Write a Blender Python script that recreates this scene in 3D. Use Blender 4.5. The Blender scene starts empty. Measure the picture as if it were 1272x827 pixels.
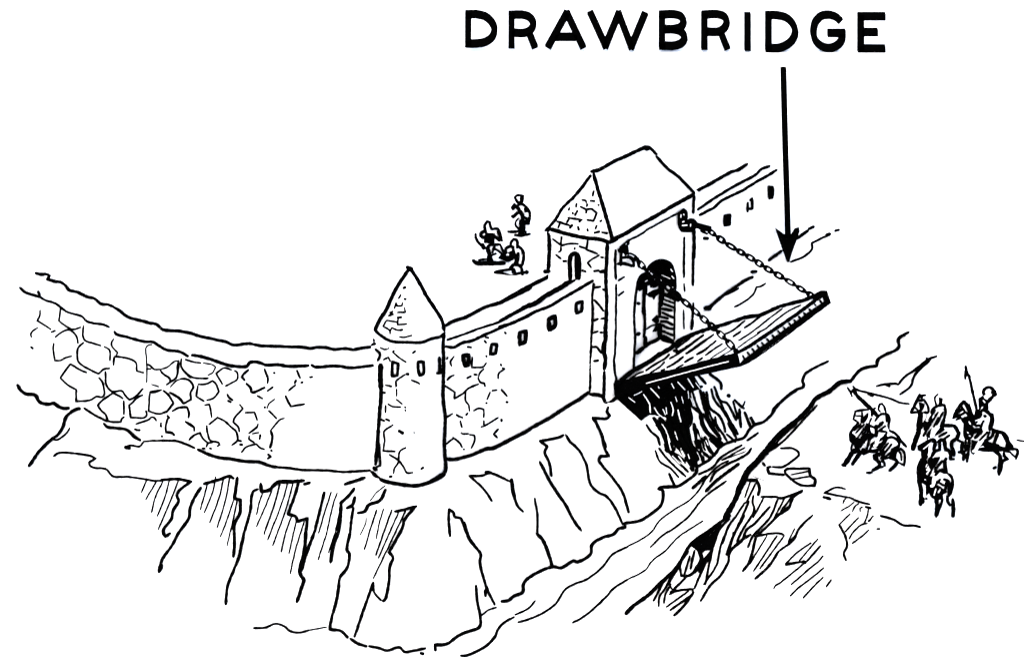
import bpy, bmesh, math, random
from mathutils import Vector, noise
from mathutils.bvhtree import BVHTree
random.seed(7)
V = Vector
S = bpy.context.scene
COL = S.collection
# ------------------------------------------------------------------ camera
FPX = 2800.0
PITCH = math.radians(32)
CAM = V((0, -74.2, 46.4))
FW = V((0, math.cos(PITCH), -math.sin(PITCH)))
UP = V((0, math.sin(PITCH), math.cos(PITCH)))
RT = V((1, 0, 0))
def ray(px, py): return FW + RT*((px-636)/FPX) + UP*((413.5-py)/FPX)
def at_z(px, py, z):
    d = ray(px, py); return CAM + d*((z-CAM.z)/d.z)
def at_y(px, py, y):
    d = ray(px, py); return CAM + d*((y-CAM.y)/d.y)
def at_d(px, py, t): return CAM + ray(px, py)*t
def at_plane(px, py, p, n):
    d = ray(px, py); return CAM + d*((p-CAM).dot(n)/d.dot(n))
def depth(P): return (P-CAM).dot(FW)
def proj(P):
    q = P-CAM; t = q.dot(FW)
    return 636+FPX*q.dot(RT)/t, 413.5-FPX*q.dot(UP)/t
def lift(B, fy):
    """height above B at which the vertical through B meets the image height fy(x)"""
    z = B.z+4.0
    for _ in range(25):
        x, y = proj(V((B.x, B.y, z)))
        z += (y-fy(x))/(FPX/depth(B)*math.cos(PITCH))
    return z
def lerp_poly(pts):
    def f(x):
        if x <= pts[0][0]: a, b = pts[0], pts[1]
        elif x >= pts[-1][0]: a, b = pts[-2], pts[-1]
        else:
            for a, b in zip(pts, pts[1:]):
                if a[0] <= x <= b[0]: break
        return a[1] + (b[1]-a[1])*(x-a[0])/(b[0]-a[0])
    return f
cam = bpy.data.cameras.new('camera'); camo = bpy.data.objects.new('camera', cam); COL.objects.link(camo)
camo.location = CAM; camo.rotation_euler = (math.pi/2-PITCH, 0, 0)
cam.sensor_width = 36; cam.lens = 36*FPX/1272; cam.clip_end = 3000; cam.clip_start = 1
S.camera = camo
# ------------------------------------------------------------------ materials
def mat(name, c1, c2, scale, rough=1.0):
    m = bpy.data.materials.new(name); m.use_nodes = True
    nt = m.node_tree; b = nt.nodes['Principled BSDF']
    n = nt.nodes.new('ShaderNodeTexNoise'); n.inputs['Scale'].default_value = scale
    n.inputs['Detail'].default_value = 4
    tc = nt.nodes.new('ShaderNodeTexCoord'); nt.links.new(tc.outputs['Object'], n.inputs['Vector'])
    r = nt.nodes.new('ShaderNodeValToRGB')
    r.color_ramp.elements[0].color = (*c1, 1); r.color_ramp.elements[1].color = (*c2, 1)
    r.color_ramp.elements[0].position = .35; r.color_ramp.elements[1].position = .65
    nt.links.new(n.outputs['Fac'], r.inputs['Fac']); nt.links.new(r.outputs['Color'], b.inputs['Base Color'])
    b.inputs['Roughness'].default_value = rough
    b.inputs['Specular IOR Level'].default_value = 0.0
    return m
WHITE = mat('white_chalk', (.87, .87, .86), (.92, .92, .91), 1.3)
INK = mat('black_ink', (.0002, .0002, .0002), (.0008, .0008, .0008), 30)
# ------------------------------------------------------------------ objects
def empty(name, loc, label, cat, group=None):
    o = bpy.data.objects.new(name, None); COL.objects.link(o); o.location = loc
    o.empty_display_size = .3
    o['label'] = label; o['category'] = cat
    if group: o['group'] = group
    bpy.context.view_layer.update()
    return o
def tag(o, label, cat, group=None):
    o['label'] = label; o['category'] = cat
    if group: o['group'] = group
    return o
def link(name, me, parent=None, base=None):
    """link a mesh whose vertices are in world space; origin goes to the parent or to base"""
    o = bpy.data.objects.new(name, me); COL.objects.link(o)
    off = None
    if parent is not None:
        o.parent = parent
        p = parent; off = V((0, 0, 0))
        while p is not None: off += V(p.location); p = p.parent
    elif base is not None:
        o.location = base; off = V(base)
    if off is not None:
        for v in me.vertices: v.co -= off
    return o
class MB:
    """collects world-space faces, material 0 = white, 1 = ink"""
    def __init__(s): s.v = []; s.f = []; s.m = []
    def poly(s, pts, m=0):
        if len(pts) == 4: s.poly([pts[0], pts[1], pts[2]], m); s.poly([pts[0], pts[2], pts[3]], m); return
        i = len(s.v); s.v += [V(p) for p in pts]; s.f.append(list(range(i, i+len(pts)))); s.m.append(m)
    def mesh(s, vs, fs, m=0):
        i = len(s.v); s.v += [V(p) for p in vs]; s.f += [[i+k for k in f] for f in fs]; s.m += [m]*len(fs)
    def box8(s, p, m=0):
        s.mesh(p, [(0,1,2), (0,2,3), (7,6,5), (7,5,4), (0,4,5), (0,5,1), (1,5,6), (1,6,2), (2,6,7), (2,7,3), (3,7,4), (3,4,0)], m)
    def tube(s, pts, rad, m=1, n=6, closed=False):
        k = len(pts)
        if k < 2: return
        i0 = len(s.v); up = None
        for j in range(k):
            if closed: t = pts[(j+1) % k]-pts[j-1]
            else: t = pts[min(j+1, k-1)]-pts[max(j-1, 0)]
            if t.length < 1e-9: t = V((1, 0, 0))
            t.normalize()
            if up is None: up = (CAM-pts[j]).normalized()
            a = t.cross(up)
            if a.length < 1e-3: a = t.cross(V((0, 0, 1)))
            a.normalize(); b = a.cross(t)
            r = rad[j] if isinstance(rad, list) else rad
            for q in range(n):
                w = 2*math.pi*q/n
                s.v.append(pts[j]+a*(r*math.cos(w))+b*(r*math.sin(w)))
        for j in range(k if closed else k-1):
            for q in range(n):
                A = i0+j*n+q; B = i0+j*n+(q+1) % n
                j2 = (j+1) % k
                s.f.append([A, B, i0+j2*n+(q+1) % n, i0+j2*n+q]); s.m.append(m)
        if not closed:
            # rounded nib ends
            for j, sg in ((0, -1), (k-1, 1)):
                c = pts[j]; t = (pts[1]-pts[0] if j == 0 else pts[-1]-pts[-2])
                if t.length < 1e-9: t = V((1, 0, 0))
                t.normalize(); r = rad[j] if isinstance(rad, list) else rad
                ring = [i0+j*n+q for q in range(n)]
                ctr = c+t*sg*r*.9
                mid = []
                for q in ring:
                    mid.append(len(s.v)); s.v.append(c+(s.v[q]-c)*.72+t*sg*r*.65)
                ci = len(s.v); s.v.append(ctr)
                for q in range(n):
                    s.f.append([ring[q], ring[(q+1) % n], mid[(q+1) % n], mid[q]]); s.m.append(m)
                    s.f.append([mid[q], mid[(q+1) % n], ci]); s.m.append(m)
    def bvh(s): return BVHTree.FromPolygons([tuple(v) for v in s.v], s.f)
    def add(s, o):
        i = len(s.v); s.v += o.v; s.f += [[i+k for k in f] for f in o.f]; s.m += o.m
    def build(s, name, parent=None, base=None, smooth=False):
        me = bpy.data.meshes.new(name)
        me.from_pydata([tuple(v) for v in s.v], [], s.f)
        me.materials.append(WHITE); me.materials.append(INK)
        for p, m in zip(me.polygons, s.m): p.material_index = m; p.use_smooth = (m == 1) or smooth
        me.update()
        bw = bmesh.new(); bw.from_mesh(me); bmesh.ops.remove_doubles(bw, verts=bw.verts, dist=1e-4); bw.to_mesh(me); bw.free()
        return link(name, me, parent, base)
# ------------------------------------------------------------------ pen strokes traced from the drawing, its hatched shade drawn in too
TR = {}
def parse(txt):
    key = None; sc = 1; ox = oy = 0; sub = 0
    for ln in txt.strip().splitlines():
        t = ln.split()
        if not t: continue
        if t[0][0] == '@': key = t[0][1:]; sub = 0; TR.setdefault(key, []); continue
        if t[0] == 'NEW': sub += 1; continue
        if t[0] == 'R': ox, oy, sc = float(t[1]), float(t[2]), 5.16667; continue
        if t[0] == 'Q': ox, oy, sc = float(t[1]), float(t[2]), 10.3333; continue
        if t[0] == 'S': ox, oy, sc = float(t[1]), float(t[2]), float(t[3]); continue
        def P(a):
            return [(ox+float(x)/sc, oy+float(y)/sc) for x, y in (q.split(',') for q in a)]
        if t[0] == 'F': TR[key].append(('F', 0, P(t[1:]), sub))
        elif t[0] == 'W': TR[key].append(('W', float(t[1]), P(t[2:]), sub))
        else: TR[key].append(('I', float(t[0]), P(t[1:]), sub))
parse('''
@wallL
R 0 320
3.2 230,98 255,106 300,107 318,116 305,138 345,150 395,160 425,185 440,205 500,222 560,250 605,262 650,297 700,303 760,335 825,382 900,402 960,418 1005,428 1045,460 1090,468 1150,470 1240,488
3 128,193 165,225 215,240 250,252
3 245,218 255,240
2.4 250,245 270,262 310,280 355,293 390,318 430,347 500,367 530,380 555,407 600,420 670,430 700,445
3.2 735,475 745,490 800,505 870,525 925,538 980,540 1020,565 1070,592 1130,598 1165,608 1205,632
1.7 257,338 255,370 238,405 280,430 325,460
1.7 330,478 352,468
1.7 241,450 205,475 196,495 201,510
2.2 200,574 210,582
1.8 387,325 383,370 376,405 410,432 440,450 470,460 515,447
1.8 355,510 385,485 440,463 480,490 495,520 499,550
1.8 345,550 341,590 352,660 385,660 420,642 458,632
1.8 535,437 531,500 545,530 600,550 648,566
1.8 668,570 703,595 705,660
2 535,545 500,580 495,620 503,668 560,710 632,745 665,715 703,710
1.7 727,522 714,560 755,610 745,625
2 727,688 733,635 790,640 870,672 877,727 920,738
1.3 975,558 950,563 936,580 940,650 942,720 941,800
1.7 940,682 960,690 990,716 1030,716
1.4 940,712 965,714
1.3 1030,716 1070,705 1115,667 1145,660
1.8 1145,660 1145,700 1130,770 1090,800 1068,815
2 1030,725 1055,750 1090,775 1092,800
1.8 1163,650 1163,700 1215,765 1240,770
1.8 1190,655 1240,668
2.4 1230,628 1240,626
R 0 440
2 555,117 510,98 450,62 386,152 440,200 490,228 487,302 580,292 620,270 650,276 668,258 665,210 655,175 635,150
2 676,112 680,190 690,212 720,238 780,234 800,260 830,292 870,270 917,220
2 720,245 760,265 787,284
2 720,250 640,310 627,328 650,360 680,390 687,425 720,433 775,432 783,410 795,402
2 793,300 795,385
2 915,262 885,275 840,318 827,325 838,405 925,405 941,390 937,362
1.4 972,194 1018,208
1.8 1035,228 990,245 962,245 957,300 955,365 1015,382 1065,372
1.6 1035,228 990,235 962,240
2 1050,232 1082,262 1112,310 1070,370
1.2 1092,210 1130,172 1165,158
2 1165,158 1210,165 1238,205 1222,250 1226,290 1175,316 1155,290 1130,270 1088,244
2 1105,366 1140,345 1200,340 1212,380 1208,405
2 872,446 960,415 970,403 990,406 1003,425
2.4 866,480 878,486 896,486
1.6 1033,440 1029,462
1.8 1085,410 1075,408 1063,460 1065,502 1100,506 1118,520
2 1037,525 1040,527
2 1188,432 1240,468
1.6 1214,548 1240,528
R 200 380
1.2 0,405 40,390 100,350 112,356
1.8 110,356 103,395 105,425 95,460 62,485 40,503
1.7 0,428 50,462 58,485
2 130,340 130,390 190,452 240,464 302,464
1.8 155,343 200,358 255,366
1.4 270,365 330,378 350,392 330,428 300,445
1.8 452,410 405,398 353,433 392,500
1.8 472,415 487,425 488,470 450,495 413,514
2.6 560,410 530,435 517,455 535,475
2.6 548,498 575,525 577,550 590,555 665,522
2.2 664,406 685,465 683,495
2.4 683,545 718,520
2.4 725,430 730,431
2.2 872,415 892,462
2.2 955,457 970,455
2.2 866,476 858,492
2.2 900,491 908,489
2 820,543 840,525 862,508
2.2 798,577 832,645 870,638 920,628
2.2 618,577 650,594
2 238,502 290,500 330,480 348,495 372,548 340,588 295,604
2 235,515 225,580 275,610
2.2 425,567 435,585 460,605
2.2 430,608 448,618
1.3 60,518 100,480 125,467
1.9 125,467 160,468 190,485 208,520 190,550 193,598 145,627 125,595 90,570 55,553
2 15,543 50,575 80,625 45,668 0,690
2 72,675 110,652 168,648 180,690 176,716
2 280,635 310,630 325,713
2 505,632 525,658 470,720 463,745 495,775 502,805
2 540,684 600,682 617,732
2 622,755 618,772 565,815
1.4 728,598 690,630 682,655
2.4 664,650 668,650
2.2 693,672 720,700 740,720
1.7 790,720 760,732 705,795
2 155,740 210,775 212,802
2 40,703 52,718
2 45,718 30,770 32,808 65,810 85,825
R 200 500
2 180,238 210,210 250,192 265,225 300,258 290,282
2 292,148 297,190 315,240 370,258 375,270 360,280
1.8 300,258 330,254
2 308,140 362,95 410,120 450,158 480,182 490,240 455,272
2 490,242 512,245
2.4 508,268 522,270
2 267,292 278,293
2 314,292 322,295
1.8 588,200 625,192
2 637,208 632,232
2 565,215 563,235 598,255
2 517,318 545,285 610,265 635,290 665,300
2.8 703,180 715,215 710,250 700,285
2.2 707,305 710,310
2.4 685,330 705,345 685,358
1.5 0,148 2,155
1.5 5,212 10,215
R 200 380
3.2 0,145 30,155 100,158 180,170 240,190 300,203 360,217 420,230 465,250 560,240 640,254 760,258 920,265 960,272 1000,264 1060,266 1110,277 1180,272 1240,280
2.6 0,265 40,285 100,290 135,300 172,322
3.6 200,315 260,325 330,345 400,370 465,385 555,384 565,365 605,358 640,365 670,378 750,376 810,386 870,386 945,382
3.6 968,378 985,390 1100,385 1150,386 1200,396 1240,396
@hill
R 0 440
3.6 110,195 130,225 160,250 225,262 255,305 320,318 340,310 375,335 405,345 440,345
3.4 510,348 490,350 435,388 415,420 405,460 370,515 335,540 265,605 185,715
1.8 448,470 430,500 365,548 340,545
2.4 540,345 600,385 645,408 685,430
3 668,445 690,465 740,472 815,485 860,525 900,550
1.8 922,557 1000,553 1120,555 1180,572 1240,597
2 920,562 895,590 840,582 805,592
3.6 805,595 830,600
2.4 345,652 375,632 410,628 500,637 580,650 615,667 570,692 575,712 610,728 680,735 715,775 740,785 830,785 930,800 1000,810 1120,798 1225,815
R 200 500
2.2 0,243 100,245 160,265 215,290
3.2 237,300 300,328 370,352 450,360 530,375 625,380 700,405 750,413
2.6 750,413 820,418 900,430 1000,432 1090,436 1180,444 1240,437
3 0,495 100,488 195,505
3.4 255,545 225,590 185,680 180,735 120,825
3.4 275,520 380,490 440,470 465,485
3.4 490,480 470,615 510,622 505,710 470,780 470,827
3 620,555 595,565 580,600 575,680 535,827
3.8 640,520 645,570 690,560 750,510 850,505 918,497
3.6 920,522 955,512
3.2 885,505 860,590 815,715 865,730 875,762 940,740 930,827
3.2 1048,575 1015,710 985,827
3.4 1240,550 1200,600 1150,645
3.6 1155,645 1150,740 1140,827
3 1235,675 1225,730 1213,827
1.5 300,505 285,570 252,685
1.5 350,475 335,560 278,705
1.5 402,485 375,600 313,770
1.5 440,475 415,620 360,800
1.5 465,625 430,730 395,827
1.5 490,620 465,740 445,827
1.5 650,580 630,640 612,715
1.5 720,540 680,640 612,795
1.8 765,510 725,660 665,827
1.5 812,515 790,600 740,740 705,827
1.5 1092,572 1045,720 1015,827
1.5 1130,578 1105,650 1065,827
1.5 1145,700 1120,827
@hill
R 0 520
1.6 940,395 907,472
1.6 1003,402 935,517
1.6 1045,405 1005,480 972,597
1.6 1085,400 1055,510 1010,623
1.6 1143,400 1100,510 1015,710
3.2 1225,403 1150,460 1135,490 1145,525 1110,590 1100,640 1050,710 1050,735 1062,755 1092,735
R 180 600
3.2 223,308 165,410 110,490 90,570
5 105,525 92,562
3.4 573,308 575,400 568,470
3.2 638,310 620,390 605,470 565,570 530,660 518,775
1.4 498,310 485,343
1.3 547,310 527,400
1.5 768,310 765,325
1.6 810,308 788,362
1.5 950,0 905,165 820,400
1.5 940,215 905,310 875,440
1.5 970,245 925,450
1.5 1022,245 965,430 932,580
4 1033,310 1020,450 990,560
4 990,560 1000,590 1018,620 1005,670 975,760
3.4 1088,310 1020,500 1005,560
1.2 1118,310 1112,320
1.5 1170,308 1112,490
1.4 1223,310 1178,445
R 400 560
3.6 107,517 75,600 55,712
3.2 180,517 160,635 175,655 170,720 150,765 120,800 110,827
3.4 145,212 275,170
3.6 160,365 195,345 210,298
1.1 405,220 350,265 307,318
3.4 408,247 370,318 300,345 275,385 230,398
1.1 283,430 280,460 245,537
1.7 350,380 310,500 272,630
1.4 395,370 370,450 348,560
1.8 447,378 400,510 345,668
1.6 490,395 430,530 362,685
1.6 535,385 480,500 330,815
3 468,387 515,378 605,353
3.2 600,355 530,440 520,480 430,650 455,680 435,740 430,827
3 815,372 812,430 822,545
2.8 815,372 845,395 850,420 890,432 905,465 950,575 1018,660 1012,710 1040,827
2.6 945,157 1035,240 1090,320
2.6 945,160 1030,155 1075,140 1210,195
3.6 1050,135 1085,137
2.8 1213,180 1225,270 1240,315
R 300 667
3.2 627,274 610,400 575,530 565,590 635,600 680,640
3 700,650 745,680 800,697
2.8 820,697 885,710 930,725 1015,705 1045,733 1100,727 1180,710
3 1150,742 1165,746
2.2 80,580 150,578 215,555 275,570 310,600 370,610 430,595
1.4 430,595 545,576
3 845,290 785,460 725,635
2.4 845,290 850,350 895,405
3.4 947,274 925,390 910,408
@towerroof
R 420 320
3.8 455,75 395,160 350,240 310,330 265,400 235,465
3.8 465,70 510,140 570,250 610,310 665,400 683,470
4 445,62 470,72
3.2 235,465 275,500 340,535 450,543 540,542 600,520 665,503 685,480
2.4 420,195 430,190
1.8 402,240 388,262
2 425,265 435,267
1.8 370,290 380,310 410,308 412,290
1.8 372,290 360,325
1.8 425,322 432,350 380,352
2 350,345 330,352 355,362 325,372
2 382,385 405,383
1.8 310,402 375,412
1.8 385,388 380,430 440,425
1.8 310,402 287,440 332,468 333,490
1.8 335,470 345,448 380,465 400,465
2.6 400,465 412,462
1.8 395,508 430,510 475,498
@tower
R 420 320
3 228,498 235,550 215,560
1.8 270,578 300,590 330,575
1.8 388,560 350,605 395,645 435,670
1.8 290,655 322,638 335,665
3 240,588 268,620 255,660
2 455,555 472,575
2 480,612 495,600
3.4 650,640 655,740 635,742
5.5 272,690 270,760 272,827
3.6 680,490 675,560 678,700 675,827
1.8 370,827 370,795 430,750
2.6 440,746 450,748
2 470,785 500,797 523,810
2 305,818 340,827
R 420 460
3.8 272,40 270,60 275,150 262,310 250,480 240,600
2.6 262,470 270,610 250,618
4 230,625 240,635
3.8 215,650 275,700 390,727 500,738 600,710 680,660 692,620 690,580
5 600,710 680,665
3.6 675,90 675,180 688,300 683,470 688,580
1.8 372,80 375,100
1.8 375,120 375,165
1.8 372,185 410,215
1.8 310,95 345,102
2 294,143 300,143
1.8 320,215 345,230 400,235
1.8 305,225 303,270
2 275,315 295,325
2 308,312 330,322
2 430,235 432,237
2 430,255 432,258
1.8 352,348 295,392 298,450 288,515
2.2 288,515 365,520
3 390,388 415,402
1.6 487,398 490,399
2 328,540 385,575 420,620 440,655 480,655
1.8 435,495 395,520 385,590 360,630 355,660
2.2 535,630 547,622
2.2 330,682 340,680
@wallL
R 420 320
3.2 98,590 150,580 205,573
3.2 98,708 150,700 240,690
@wallR
R 420 320
3.6 690,435 730,410 820,380 940,318 1030,290 1150,235 1240,190
2.4 700,525 800,493 900,455 1050,405 1130,360 1240,305
3.4 695,570 740,575 800,545 860,532 950,490 1080,435 1160,400 1240,365
1.8 698,650 703,640
1.8 745,632 720,670 728,695
1.8 862,640 858,705 930,700 952,675
2 832,573 855,575
2 948,510 965,515
2 940,535 950,547
2 1070,480 1078,485
2 950,630 952,634
1.8 935,715 910,740 900,770
2.2 875,750 888,752
2 828,773 852,760
2.2 700,785 720,765 745,755
2 1045,686 1047,690
1.8 1055,708 1070,712 1030,745 1028,775
2 900,775 915,800 940,805 942,825
1.6 855,825 900,812
R 420 460
1.9 685,97 750,140 745,182 805,145 830,120 900,88
1.9 820,130 818,195 838,220 842,260
1.8 957,185 975,140
1.8 990,130 1018,126
2 1050,122 1085,165
2 950,210 955,208
2 1080,203 1085,203
1.8 870,258 900,243 935,250 935,300
1.8 935,325 935,345
1.8 918,362 940,355 1028,302
2.4 1050,315 1048,325
1.8 690,305 735,278
2.2 760,285 775,295 800,303
2 822,285 832,275
1.9 785,325 795,365
2 790,400 800,408 835,405
1.9 845,412 875,415 878,445 855,497
2.4 1028,375 998,408 1020,430
1.9 690,475 740,435
2 738,430 785,470 795,492
2 806,505 810,505
@hill
R 420 460
2.6 100,648 205,640
3.6 700,568 745,570 860,540 950,503 1000,495 1120,435 1200,395 1240,368
@wallR
R 620 280
3.6 0,500 100,440 200,385 300,335 365,300
3.6 358,300 375,285 395,305
3.8 360,342 400,345 430,358
3 0,615 60,580 150,530
3 150,525 180,515
5 180,515 230,500 300,450 400,395 450,362
4.6 450,365 520,325 560,312 590,320
2 480,347 540,342 600,332
3.4 0,650 80,628 160,590 240,550 330,515 420,460 500,415 600,355
2.2 38,686 42,692
R 620 400
2 15,435 50,475
2.4 48,514 53,513
2.4 15,628 18,632
@hill
R 620 400
3.6 207,678 330,610 430,545 520,490 575,450
3 700,545 692,570 710,600 690,618 600,612
3 600,612 650,700 685,800
@gate
R 620 280
4 318,40 322,150 315,290
4 293,297 320,295
1.9 345,88 400,130
1.9 400,60 397,130
2 400,130 440,120 480,118 505,120
2 397,135 395,165 382,172
2.2 515,135 550,147
2 568,95 560,155 630,182
1.9 640,192 600,215 567,240 590,270
2.2 655,205 665,207
2 485,145 484,152
2.2 365,190 395,213
2.2 412,230 430,231
2.4 610,293 640,290
3 650,300 680,292
2.4 535,290 555,297
2.2 615,400 650,393
2.4 668,410 675,415
2.2 612,480 640,510 668,548
2.2 605,612 632,600
2.2 655,600 675,595
2.4 600,690 632,680
2.4 650,687 660,688
3.4 605,375 595,450 598,560 590,700 580,827
3.8 695,110 690,230 685,330 690,500 685,640 675,827
2.6 748,160 745,250 750,345
2 752,380 750,600 745,827
2 765,355 803,330
2 768,450 800,425
R 620 400
3.4 590,150 578,280 582,370 578,440
4.4 680,20 682,110 668,160 682,240 675,300
3.4 675,320 672,480
3.8 575,465 620,465 665,480 678,510
3.4 685,525 720,510 765,475 790,470
2.2 600,160 625,160 645,185 655,200
2.4 610,250 635,246
2.2 745,200 738,240 745,330 752,370 740,400
R 660 160
1.9 570,760 620,720 700,680 750,645 880,575 945,540
3 1045,430 1042,480 1040,540
3.6 1045,650 1045,827
R 840 300
4 113,20 110,100 108,280
3.6 110,395 105,500
4.6 104,500 100,562
R 840 180
2 52,595 50,700 48,827
R 840 300
2 52,0 50,230
2.4 50,270 55,320
2.4 47,440 50,560
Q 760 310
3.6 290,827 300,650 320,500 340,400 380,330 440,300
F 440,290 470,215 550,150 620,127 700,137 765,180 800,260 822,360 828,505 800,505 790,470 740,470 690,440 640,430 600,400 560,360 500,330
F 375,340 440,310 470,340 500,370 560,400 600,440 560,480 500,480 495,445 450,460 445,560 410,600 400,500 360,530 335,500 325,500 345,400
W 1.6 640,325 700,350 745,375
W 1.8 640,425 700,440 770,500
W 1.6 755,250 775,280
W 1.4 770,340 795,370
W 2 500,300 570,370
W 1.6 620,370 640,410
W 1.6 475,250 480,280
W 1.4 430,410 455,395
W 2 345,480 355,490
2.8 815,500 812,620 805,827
Q 760 380
3.4 290,0 288,200 300,400 290,600 280,800
2.8 805,0 800,430
@side_door
R 620 280
4.4 456,345 456,210 466,187 485,180 503,190 512,220 512,340
4.4 497,200 499,340
@gate_door
Q 760 310
4 410,827 415,600 420,480
6 625,440 640,560 625,710
3.6 615,700 615,827
F 450,575 530,530 600,510 600,560 560,590 540,635 520,600 480,600
4 340,692 348,692
Q 760 380
3.2 415,0 425,200 415,400
5 432,400 430,510
5 325,600 400,540
4 400,540 480,480 560,440 630,400
3.4 615,0 612,140
5 615,240 615,400
F 520,180 570,130 595,190 570,220
2 450,295 500,260 560,240
F 570,250 530,325 595,315
4.5 335,362 348,355
3 580,130 590,190 570,250
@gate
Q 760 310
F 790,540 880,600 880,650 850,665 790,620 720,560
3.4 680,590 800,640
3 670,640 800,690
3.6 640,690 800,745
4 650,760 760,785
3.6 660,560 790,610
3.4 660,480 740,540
Q 760 380
4 650,35 770,60
3.4 650,85 800,155
3.6 630,140 720,160
3.8 635,195 700,205 780,240
3.6 640,240 710,280 800,300
3.6 640,320 800,380
F 625,395 660,375 720,400 795,445 790,485 640,435
@bracketL
Q 700 280
3 740,330 735,510
3 750,415 860,410 895,460 900,525
3.2 700,495 770,490 880,520
F 700,310 760,270 820,250 830,350 790,390 770,350 750,330 710,345
3.4 920,410 950,430 970,530
2.6 835,190 830,240
@bracketR
Q 830 240
F 130,250 200,200 240,230 245,340 330,335 370,380 430,400 550,430 550,490 480,460 380,450 350,450 340,490 170,490 150,460 130,410
W 1.6 165,275 165,310
W 1.6 200,270 205,280
W 2 185,370 203,365
W 2.4 182,415 240,410
W 2.2 288,400 290,425
W 1.6 325,375 340,390
2.6 420,485 500,520
3.4 460,580 505,580
@gateroof
R 660 160
4 510,715 600,675 690,620 800,560 900,500 1045,420
3.8 385,275 430,265 530,210 620,170 700,132 735,120 760,120
5 728,120 745,128
3.6 760,120 805,165
3.2 805,180 880,260 930,295 1045,410
3.8 400,290 430,400 470,530 500,630 520,705
3.2 380,300 330,370 270,440 200,510 150,590 90,655
4 110,640 250,680 350,700 440,710 500,730
4 500,730 550,710
2 400,402 393,430
2 325,457 350,460 352,475
2.2 380,463 405,464
2 430,488 432,490
2 290,482 288,500
2 360,485 355,497
2 245,508 240,522
2 295,527 280,555
2.2 315,500 355,518 385,515 420,540 400,590
2 355,518 352,540
2 264,542 266,544
2.2 358,585 400,592
2 245,572 230,600
2.2 235,570 325,585
2.2 165,595 245,620
2 185,603 172,635
2 262,618 248,637
2 318,585 308,597
2.2 300,630 304,647
2.2 360,645 362,655
2 420,622 412,640
2 450,588 442,595
2.2 405,668 435,660
2.4 455,664 485,670
@bridge
Q 760 420
4.4 60,590 200,470 300,400 480,300 600,215 750,130 850,50 930,0
R 840 300
3.8 185,565 280,540 400,500 470,480 540,470 640,425 720,400 820,375 880,350 950,325
4.4 0,650 60,615 160,575 200,563
S 0 0 1
F 763,477 799,466 841,458 880,447 913,439 917,455 880,463 840,472 800,483 764,491
W 1.4 803,476 843,465 880,455 905,449
R 840 300
3.6 390,715 470,670 560,610 680,530 760,475 870,395 950,335
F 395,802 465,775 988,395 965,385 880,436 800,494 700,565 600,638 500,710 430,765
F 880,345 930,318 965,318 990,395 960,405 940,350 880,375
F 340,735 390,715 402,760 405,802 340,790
2.4 428,732 440,755
2.4 458,712 475,737
2.4 488,688 506,712
2.4 520,665 537,695
2.4 550,650 568,675
2.4 583,625 602,648
2.4 618,602 635,625
2.4 653,573 672,595
2.4 690,550 704,568
2.4 725,525 740,543
2.4 758,503 770,517
2.4 788,482 802,497
2.4 820,458 834,472
2.4 855,435 868,450
2.6 890,404 894,408
2.6 925,380 930,390
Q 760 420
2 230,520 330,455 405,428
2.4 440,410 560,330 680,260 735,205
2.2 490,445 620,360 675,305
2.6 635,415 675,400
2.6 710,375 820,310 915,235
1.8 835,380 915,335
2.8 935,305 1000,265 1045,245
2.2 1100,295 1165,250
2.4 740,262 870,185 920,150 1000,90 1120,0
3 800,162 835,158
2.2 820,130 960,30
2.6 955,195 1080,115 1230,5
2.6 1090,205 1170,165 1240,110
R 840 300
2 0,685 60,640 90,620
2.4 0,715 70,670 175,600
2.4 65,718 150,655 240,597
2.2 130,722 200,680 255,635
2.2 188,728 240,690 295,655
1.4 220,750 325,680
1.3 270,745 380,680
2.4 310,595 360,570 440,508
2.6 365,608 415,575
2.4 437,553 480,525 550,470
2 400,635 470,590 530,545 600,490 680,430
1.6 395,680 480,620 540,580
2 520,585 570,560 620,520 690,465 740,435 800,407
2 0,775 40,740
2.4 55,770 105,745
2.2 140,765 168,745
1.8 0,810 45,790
@wallF
R 840 180
3.4 125,300 160,280 250,230 350,175 395,160 455,122
2.8 138,415 240,345 380,260 510,190 545,155 600,135
3 150,450 245,400 290,360 430,290 510,240 600,190 642,162
@hill
R 840 180
3 595,740 675,680
3 775,600 845,550
2.6 850,538 880,525
2 735,750 820,715 870,670 870,630 920,605 975,580
3.2 965,578 985,572
2.4 1020,550 1043,545
3 487,815 515,812
R 840 300
5 190,428 215,426
3.2 210,425 290,355 330,325 410,270 470,235 490,228
1.8 325,340 400,300
1.8 375,418 430,390 500,330 515,290 540,288 573,268
Q 1152 530
1.6 1150,168 1240,183
2.4 850,530 875,518
R 750 450
F 90,235 120,200 160,190 270,140 520,90 570,90 620,165 560,190 550,260 570,370 530,430 440,430 400,350 300,330 240,370
W 2.2 300,165 355,225
W 2.2 255,205 290,260 300,320
W 1.8 325,290 350,330 375,350
W 2 475,125 520,175
W 2 435,135 450,165
W 1.2 540,185 545,230
W 2 430,255 445,300 440,340
W 1.4 400,290 405,330
W 2.4 475,305 495,380
W 1.6 350,155 355,165
W 1.2 150,165 180,172
W 1.8 130,197 175,180
W 1.6 195,210 245,187
W 2 540,105 575,160
W 1.2 160,225 200,255
3 275,400 300,440 345,480 360,530
6 320,360 380,450 410,560
6 360,360 420,450 450,560
6 410,370 450,480 500,560
7 450,400 500,500 560,600 590,660
5 400,560 470,600 520,640
7 500,400 540,520 600,620
5.4 460,510 550,640 570,690
4.4 580,395 600,540 640,620
4.4 610,500 640,640
5 620,340 650,430 700,480 760,520
4.4 650,480 680,560 710,595
4 540,420 560,520 640,630
4 600,560 690,610
W 1.6 365,380 400,440 425,510
W 1.6 480,520 520,590
W 1.4 560,540 590,630
W 1.6 540,470 562,535
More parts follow.
